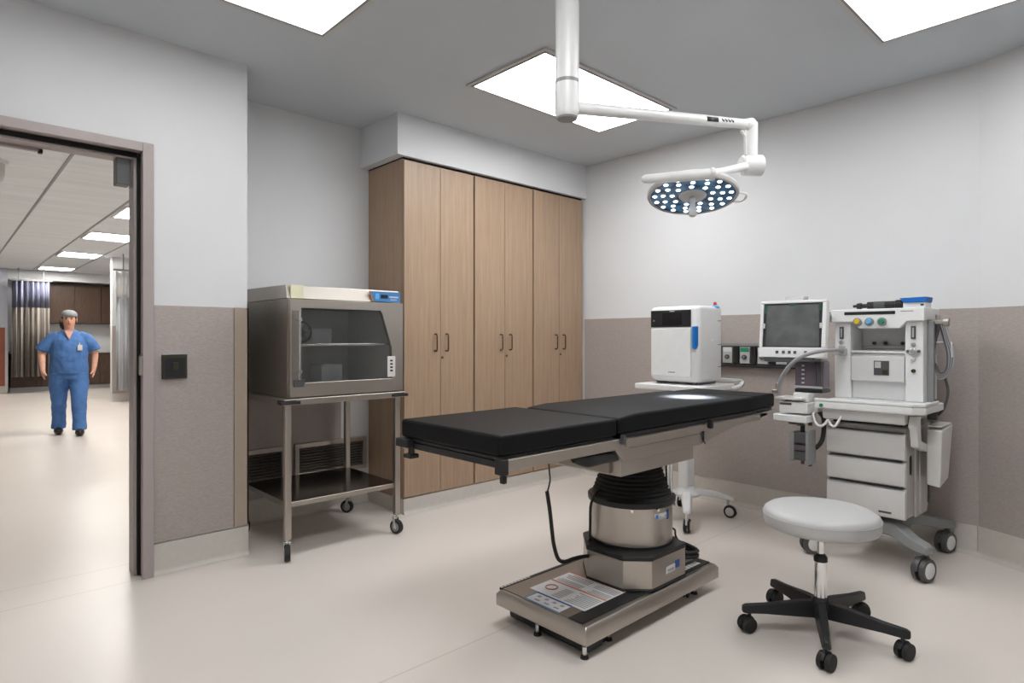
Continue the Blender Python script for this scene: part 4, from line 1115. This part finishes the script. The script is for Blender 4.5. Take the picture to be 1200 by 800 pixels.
    # flow meters and knobs on the pillars
    for y_ in (TY0 + .045, TY1 - .04):
        f = obj('flow_meter', B(TX - .010, TX - .0005, y_ - .011, y_ + .011, 1.205, 1.275), 'dgrey', r, .003)
        obj('meter_tube', B(TX - .012, TX - .010, y_ - .004, y_ + .004, 1.215, 1.265), 'gaugeface', f)
    kx = TX - .0005
    for (y_, z_, rd, m) in ((TY0 + .045, 1.135, .022, 'chrome'), (TY0 + .045, 1.175, .011, 'grey'), (TY0 + .070, 1.14, .008, 'dgrey'), (TY0 + .020, 1.14, .008, 'dgrey'), (TY0 + .045, 1.095, .011, 'chrome'), (TY1 - .04, 1.185, .013, 'chrome'), (TY1 - .052, 1.125, .015, 'chrome'), (TY0 + .045, 1.035, .011, 'bronze')):
        k_ = obj('knob', MB().cyl((kx, y_, z_), (kx - .014, y_, z_), rd, rd * .85, 20), m, r, .001)
        if rd > .014: obj('knob_cap', MB().cyl((kx - .014, y_, z_), (kx - .022, y_, z_), rd * .5, n=16), 'grey', k_)
    for y_ in (1.265 - .01, 1.175, 1.115, 1.03):
        q = obj('vapour_port', MB().cyl((3.999, y_, 1.180), (3.985, y_, 1.180), .010, n=14), 'dgrey', r)
    obj('port_bar', B(3.985, 3.999, TY0 + .09, TY1 - .09, 1.150, 1.166), 'offgrey', r, .002)
    # rear column and hoses on the right
    obj('rear_column', B(TX + .07, TX + .10, TY0 - .03, TY0 - .0005, .76, 1.30), 'grey', r, .003)
    hk = obj('hose_hook', MB().box(3.90, 3.93, .80, .884, 1.285, 1.305).cyl((3.915, .795, 1.295), (3.915, .82, 1.295), .022).cyl((3.915, .845, 1.31), (3.915, .845, 1.335), .012), 'steel', r, .002)
    for k in range(6):
        o_ = .004 * k
        pts = [(3.915 + .004 * (k % 2), .858 - .006 * k, 1.292), (3.93, .868 - .002 * k, 1.20 - .01 * k), (3.925, .865 - .001 * k, 1.10), (3.90, .835, 1.025 - .006 * k), (3.885, .80 - .003 * k, 1.04), (3.89, .795 - .005 * k, 1.12), (3.90, .812 - .004 * k, 1.20), (3.912, .835 - .004 * k, 1.288)]
        obj('hose', MB().tube(pts, .0075, 8, smoothpath=5), 'tan_hose' if k % 2 else 'dgrey', r)
    obj('hose_tie', MB().tube([(3.93, .875, 1.185), (3.90, .79, 1.19), (3.885, .78, 1.17), (3.88, .775, 1.11)], .003, 6, smoothpath=4), 'label_white', r)
    obj('drain_hose', MB().tube([(3.90, .82, 1.03), (3.91, .80, .93), (3.90, .815, .84), (3.88, .84, .80)], .007, 8, smoothpath=5), 'dgrey', r)
    obj('hose_socket', MB().box(3.86, 3.90, .84, .884, .775, .815).cyl((3.88, .85, .815), (3.88, .85, .84), .008), 'dgrey', r, .003)
    # side bin on an S bracket
    br = MB().prism([(3.60, .815), (3.66, .815), (3.66, .69), (3.78, .655), (3.78, .615), (3.62, .655), (3.60, .74), (3.57, .765)], 'y', .862, .90)
    obj('bin_bracket', br, 'white', r, .006)
    bn = MB(); A = [bn.v(p) for p in ((3.77, .865, .735), (4.0, .865, .75), (4.0, .795, .75), (3.77, .795, .735))]
    Bq = [bn.v(p) for p in ((3.77, .865, .445), (3.97, .865, .455), (3.97, .810, .455), (3.77, .805, .435))]
    bn.f(A); bn.f(Bq[::-1])
    for j in range(4): bn.f([A[j], A[(j + 1) % 4], Bq[(j + 1) % 4], Bq[j]])
    bo = obj('side_bin', bn, 'white2', r, .010, 3)
    obj('bin_lid', MB().box(3.775, 3.995, .80, .86, .748, .756), 'white', bo, .003)
    # breathing system at the left: white block, canister, arm
    ab = MB().box(3.46, 3.62, 1.345, 1.50, .795, .855).box(3.45, 3.60, 1.345, 1.53, .745, .785).box(3.50, 3.60, 1.355, 1.44, .855, .905)
    abo = obj('breathing_block', ab, 'white', r, .006)
    obj('block_rail', MB().box(3.45, 3.60, 1.37, 1.52, .868, .880).box(3.52, 3.56, 1.49, 1.50, .855, .868), 'white2', abo, .003)
    obj('block_slot', B(3.457, 3.4595, 1.43, 1.495, .838, .850), 'dgrey', abo)
    obj('block_arm', B(3.56, 3.70, 1.325, 1.36, .80, .85), 'white', abo, .004)
    obj('port_cluster', MB().cyl((3.50, 1.40, .725), (3.50, 1.40, .745), .018).cyl((3.50, 1.44, .73), (3.50, 1.44, .745), .022).cyl((3.56, 1.37, .722), (3.56, 1.37, .745), .012), 'dgrey', abo)
    vp = obj('ventilator_bellows', MB().box(3.56, 3.66, 1.30, 1.455, .925, 1.085), 'purple', r, .010)
    for k in range(5): obj('bellows_fold', B(3.5555, 3.560, 1.40, 1.414, .955 + .024 * k, .963 + .024 * k), 'label_white', vp)
    obj('bellows_strip', B(3.553, 3.560, 1.305, 1.45, .930, .942), 'gaugeface', vp)
    obj('bellows_ridge', MB().box(3.552, 3.560, 1.335, 1.345, .945, 1.08).box(3.552, 3.560, 1.315, 1.320, .945, 1.08), 'dgrey', vp)
    obj('bellows_base', B(3.55, 3.67, 1.30, 1.45, .906, .925), 'black', vp, .003)
    cn = MB().box(3.47, 3.56, 1.345, 1.44, .625, .690).box(3.47, 3.56, 1.345, 1.44, .535, .590)
    cno = obj('absorber_canister', cn, 'dgrey', r, .012, 3)
    obj('canister_ring', MB().box(3.465, 3.57, 1.34, 1.36, .515, .70).box(3.465, 3.57, 1.42, 1.445, .53, .69), 'grey', cno, .006)
    obj('canister_window', B(3.468, 3.56, 1.36, 1.42, .592, .622), 'purple', cno)
    obj('canister_dots', MB().box(3.466, 3.4695, 1.43, 1.44, .60, .62), 'green', cno)
    obj('canister_foot', MB().cyl((3.51, 1.35, .505), (3.51, 1.35, .53), .010).cyl((3.51, 1.39, .512), (3.51, 1.39, .535), .010), 'dgrey', cno)
    obj('canister_arm', MB().tube([(3.56, 1.34, .60), (3.60, 1.325, .63), (3.62, 1.32, .68), (3.62, 1.32, .76), (3.60, 1.34, .80)], .012, 10, smoothpath=4).cyl((3.51, 1.39, .69), (3.51, 1.39, .73), .012), 'black', r)
    # bag arm curving from the left pillar
    obj('bag_arm', MB().tube([(3.76, 1.272, 1.140), (3.60, 1.235, 1.145), (3.46, 1.275, 1.14), (3.42, 1.35, 1.115), (3.415, 1.42, 1.06), (3.43, 1.475, .98), (3.45, 1.50, .895)], .011, 12, smoothpath=5), 'tan_hose', r)
    obj('arm_elbow', MB().box(3.715, 3.80, 1.255, 1.30, 1.115, 1.150).cyl((3.74, 1.265, 1.11), (3.74, 1.265, 1.165), .018), 'gaugeface', r, .004)
    obj('arm_tip', MB().cyl((3.45, 1.50, .90), (3.45, 1.50, .96), .014).box(3.435, 3.465, 1.50, 1.53, .90, .92), 'steel', r, .002)
anaesthesia()

# monitor on its swing arm
def monitor():
    r = root('patient_monitor', (3.53, 1.44, 1.10), 'white framed monitor with film over its dark screen, left of the anaesthesia machine', 'monitor')
    T = Matrix.Translation((3.50, 1.450, 1.10)) @ Matrix.Rotation(math.radians(5), 4, 'Z') @ Matrix.Rotation(math.radians(7), 4, 'Y')
    def L(): q = MB(); q.M = T; return q
    hw = .178; H = .325
    obj('housing', L().box(0.008, .05, -hw, hw, 0, H), 'white', r, .008, 3)
    fr = L()
    fr.box(-.006, .008, -hw, hw, 0, .058); fr.box(-.006, .008, -hw, hw, H - .016, H); fr.box(-.006, .008, -hw, -hw + .022, .058, H - .016); fr.box(-.006, .008, hw - .018, hw, .058, H - .016)
    obj('bezel', fr, 'white', r, .004)
    s = obj('screen', L().box(.0, .0078, -hw + .022, hw - .018, .058, H - .016), 'black', r)
    obj('screen_film', L().prism([(-hw + .034, .064), (hw - .036, .064), (hw - .034, H - .026), (-hw + .040, H - .026)], 'x', -.0022, -.0005), 'film', s)
    for a in ((-.015, .02, H - .034, H - .018), (-hw + .028, -hw + .042, H - .06, H - .018), (hw - .036, hw - .02, H - .07, H - .024)):
        obj('film_tab', L().box(-.0035, -.0022, *a), 'dkgreen', s)
    for a in ((-hw + .018, -hw + .034), (hw - .03, hw - .014)): obj('clip', L().box(-.008, -.001, a[0], a[1], .165, .195), 'offgrey', s, .002)
    for y_ in (.075, .040, .008, -.022, -.078):
        obj('button', L().box(-.009, -.006, y_ - .008, y_ + .008, .022, .038), 'dgrey', r, .001)
    obj('under_bracket', L().box(.0, .05, -.12, .15, -.022, -.001), 'dgrey', r, .003)
    obj('handle', L().prism([(.01, H + .001), (.09, H + .001), (.11, H + .040), (.03, H + .026)], 'y', -.05, .05), 'gaugeface', r, .002)
    obj('swing_arm', MB().box(3.545, 3.84, 1.340, 1.372, 1.305, 1.352), 'gaugeface', r, .004)
monitor()

# things on top of the anaesthesia machine
def top_things():
    z = 1.3725
    r = root('laryngoscope', (3.86, 1.14, z), 'black handheld instrument lying on top of the anaesthesia machine', 'instrument')
    obj('grip', MB().cyl((3.86, 1.17, z + .022), (3.86, 1.03, z + .022), .021, .021, 20).cyl((3.86, 1.03, z + .024), (3.86, .995, z + .024), .024, n=20), 'black', r, .003)
    obj('sleeve', MB().cyl((3.86, 1.135, z + .022), (3.86, 1.08, z + .022), .0218, n=20), 'dgrey', r)
    obj('tip', MB().cyl((3.86, 1.17, z + .020), (3.86, 1.20, z + .020), .012, n=16).cyl((3.86, 1.20, z + .020), (3.86, 1.225, z + .020), .018, .016, 16).cyl((3.86, 1.225, z + .020), (3.86, 1.245, z + .020), .008, n=12), 'black', r, .002)
    r = root('carton', (3.90, .95, z), 'white carton with blue lid on top of the anaesthesia machine', 'box')
    obj('box_body', B(3.84, 3.96, .885, .99, z, z + .030), 'white', r, .002)
    obj('lid', MB().prism([(.882, z + .0305), (.985, z + .0305), (1.005, z + .055), (.878, z + .058)], 'x', 3.83, 3.96), 'bluebox', r, .002)
    obj('box_mark', B(3.8385, 3.840, .893, .908, z + .012, z + .020), 'black', r)
top_things()

# ------------------------------------------------------------------ person in scrubs
def skin_obj(name, verts, edges, radii, m, parent, sub=2, root_i=0):
    me = D.meshes.new(name); me.from_pydata(verts, edges, []); me.update()
    me.materials.append(M[m])
    o = D.objects.new(name, me); C.objects.link(o); o.parent = parent
    o.modifiers.new('skin', 'SKIN')
    if not me.skin_vertices: me.skin_vertices.new() if hasattr(me.skin_vertices, 'new') else None
    sv = me.skin_vertices[0].data
    for i, rd in enumerate(radii):
        sv[i].radius = rd if isinstance(rd, tuple) else (rd, rd)
        sv[i].use_root = (i == root_i)
    o.modifiers['skin'].use_smooth_shade = True
    s = o.modifiers.new('sub', 'SUBSURF'); s.levels = sub; s.render_levels = sub
    return o

def person():
    px_, py_ = 1.215, 9.5
    r = root('person', (px_, py_, 0), 'person in blue scrubs and grey cap walking up the corridor', 'person', rz=math.radians(-7))
    # body: one continuous skinned figure
    V = []; Ed = []; Rd = []
    def add(p, rad, prev=None):
        V.append(p); Rd.append(rad); i = len(V) - 1
        if prev is not None: Ed.append((prev, i))
        return i
    pel = add((0, 0, .80), (.150, .115))
    wa = add((0, .0, .94), (.155, .12), pel); ch = add((0, .01, 1.12), (.155, .115), wa); un = add((0, .01, 1.245), (.10, .08), ch)
    nk = add((0, .0, 1.315), .047, un); jw = add((0, -.012, 1.375), (.064, .068), nk); hd_ = add((0, -.005, 1.44), (.076, .085), jw); tp = add((0, .0, 1.515), (.058, .068), hd_)
    for s in (-1, 1):
        sh = add((s * .155, .01, 1.215), .050, un)
        sw = -.05 if s < 0 else .06
        el = add((s * .275, .02, 1.02), .045, sh); wr = add((s * .262, -.09 + sw, .83), .030, el)
        pm = add((s * .256, -.105 + sw, .775), (.022, .036), wr)
        for k, (dy_, ln) in enumerate(((-.028, .05), (-.01, .06), (.008, .055), (.024, .045))):
            a = add((s * .252, -.105 + sw + dy_, .735), .0095, pm); add((s * .240, -.115 + sw + dy_, .735 - ln * .55), .008, a)
        a = add((s * .235, -.14 + sw, .775), .011, pm); add((s * .222, -.155 + sw, .75), .009, a)
        st = -.20 if s > 0 else .10
        hp = add((s * .095, 0, .74), (.095, .10), pel); kn = add((s * .105, st * .5 - .03, .44), .060, hp)
        lift = 0.0 if s < 0 else .0
        an = add((s * .110, st + .03, .10 + lift), .038, kn); add((s * .115, st - .05, .04), .034, an)
    skin_obj('body', V, Ed, Rd, 'skin', r)
    # clothing: elliptical lofts fused into one cloth surface each
    def loft(mb, secs, n=20):
        rings = []
        for (cx, cy, cz, rx, ry, tx, tz) in secs:
            # section plane tilted by the axis (tx, tz) of the limb in the x-z plane
            ax = Vector((tx, 0, tz)).normalized(); u = Vector((ax.z, 0, -ax.x)); w_ = Vector((0, 1, 0))
            rings.append([mb.v(Vector((cx, cy, cz)) + u * rx * math.cos(2 * PI * k / n) + w_ * ry * math.sin(2 * PI * k / n)) for k in range(n)])
        for A, Bq in zip(rings, rings[1:]):
            for k in range(n): mb.f([A[k], A[(k + 1) % n], Bq[(k + 1) % n], Bq[k]], True)
        mb.f(rings[0][::-1]); mb.f(rings[-1])
    def cloth(nm, mb, m):
        o = obj(nm, mb, m, r, local=True)
        q = o.modifiers.new('fuse', 'REMESH'); q.mode = 'VOXEL'; q.voxel_size = .009; q.use_smooth_shade = True
        q = o.modifiers.new('soft', 'SMOOTH'); q.factor = .6; q.iterations = 5
        tex = D.textures.new(nm + '_folds', 'CLOUDS'); tex.noise_scale = .11
        q = o.modifiers.new('folds', 'DISPLACE'); q.texture = tex; q.strength = .022; q.mid_level = .5
        return o
    tp_ = MB()
    loft(tp_, [(0, 0, .76, .205, .165, 0, 1), (0, 0, .84, .205, .168, 0, 1), (0, -.005, .96, .200, .168, 0, 1), (0, -.005, 1.08, .195, .155, 0, 1), (0, 0, 1.18, .180, .135, 0, 1), (0, .005, 1.245, .155, .105, 0, 1), (0, .01, 1.292, .105, .080, 0, 1), (0, .01, 1.31, .075, .065, 0, 1)])
    for s_ in (-1, 1):
        loft(tp_, [(s_ * .12, .01, 1.245, .055, .075, s_, -.2), (s_ * .175, .01, 1.205, .066, .075, s_ * .7, -.7), (s_ * .232, .012, 1.13, .070, .076, s_ * .5, -1), (s_ * .275, .015, 1.05, .076, .078, s_ * .45, -1)])
    cloth('scrub_top', tp_, 'scrub')
    tr_ = MB()
    loft(tr_, [(0, 0, .70, .19, .15, 0, 1), (0, 0, .80, .185, .145, 0, 1), (0, 0, .88, .175, .14, 0, 1)])
    for s_ in (-1, 1):
        st = -.20 if s_ > 0 else .10
        xf = .0 if s_ > 0 else .0
        loft(tr_, [(s_ * .095, 0, .78, .105, .14, 0, 1), (s_ * .102, st * .12, .66, .108, .125, 0, 1), (s_ * .104 + xf, st * .5 - .03, .43, .084, .095, 0, 1), (s_ * .104 + xf, st * .8, .25, .074, .085, 0, 1), (s_ * .106 + xf, st + .0, .065, .078, .090, 0, 1)])
    cloth('scrub_trousers', tr_, 'scrub')
    for s in (-1, 1):
        st = -.20 if s > 0 else .10
        sm = MB(); sm.ball((s * .108, st - .06, .045), (.050, .125, .045), 16)
        for v in sm.bm.verts:
            if v.co.z < .006: v.co.z = .002
        obj('shoe', sm, 'black', r, local=True)
    # head details
    cp = MB(); cp.ball((0, .008, 1.505), (.088, .100, .062), 20)
    for v in cp.bm.verts:
        if v.co.z < 1.485: v.co.z = 1.485 - (1.485 - v.co.z) * .15
    obj('surgical_cap', cp, 'cap', r, local=True)
    hr = MB(); hr.ball((-.055, .045, 1.40), (.045, .05, .085), 14); hr.ball((.02, .07, 1.44), (.07, .045, .07), 14)
    obj('hair', hr, 'hair', r, local=True)
    fc = MB().ball((0, -.092, 1.425), (.012, .016, .018), 10)
    obj('nose', fc, 'skin', r, local=True)
    for s in (-1, 1):
        obj('eye', MB().ball((s * .028, -.079, 1.452), (.010, .007, .006), 8), 'hair', r, local=True)
        obj('eyebrow', MB().ball((s * .029, -.080, 1.470), (.016, .006, .004), 8), 'hair', r, local=True)
        obj('ear', MB().ball((s * .079, .0, 1.435), (.010, .018, .026), 8), 'skin', r, local=True)
    obj('mouth', MB().ball((0, -.080, 1.388), (.022, .007, .005), 8), 'red', r, local=True)
    # V neck skin and badge
    vn = MB(); a = [vn.v(p) for p in ((-.045, -.100, 1.30), (.045, -.100, 1.30), (0, -.150, 1.19))]; b_ = [vn.v(p) for p in ((-.045, -.06, 1.30), (.045, -.06, 1.30), (0, -.09, 1.20))]
    vn.f(a); vn.f(b_[::-1])
    for j in range(3): vn.f([a[j], a[(j + 1) % 3], b_[(j + 1) % 3], b_[j]])
    obj('neckline', vn, 'skin', r, local=True)
    bd = MB().box(.085, .135, -.165, -.150, 1.055, 1.125).box(.10, .112, -.163, -.152, 1.125, 1.155)
    obj('badge', bd, 'label_white', r, .004, local=True)
person()
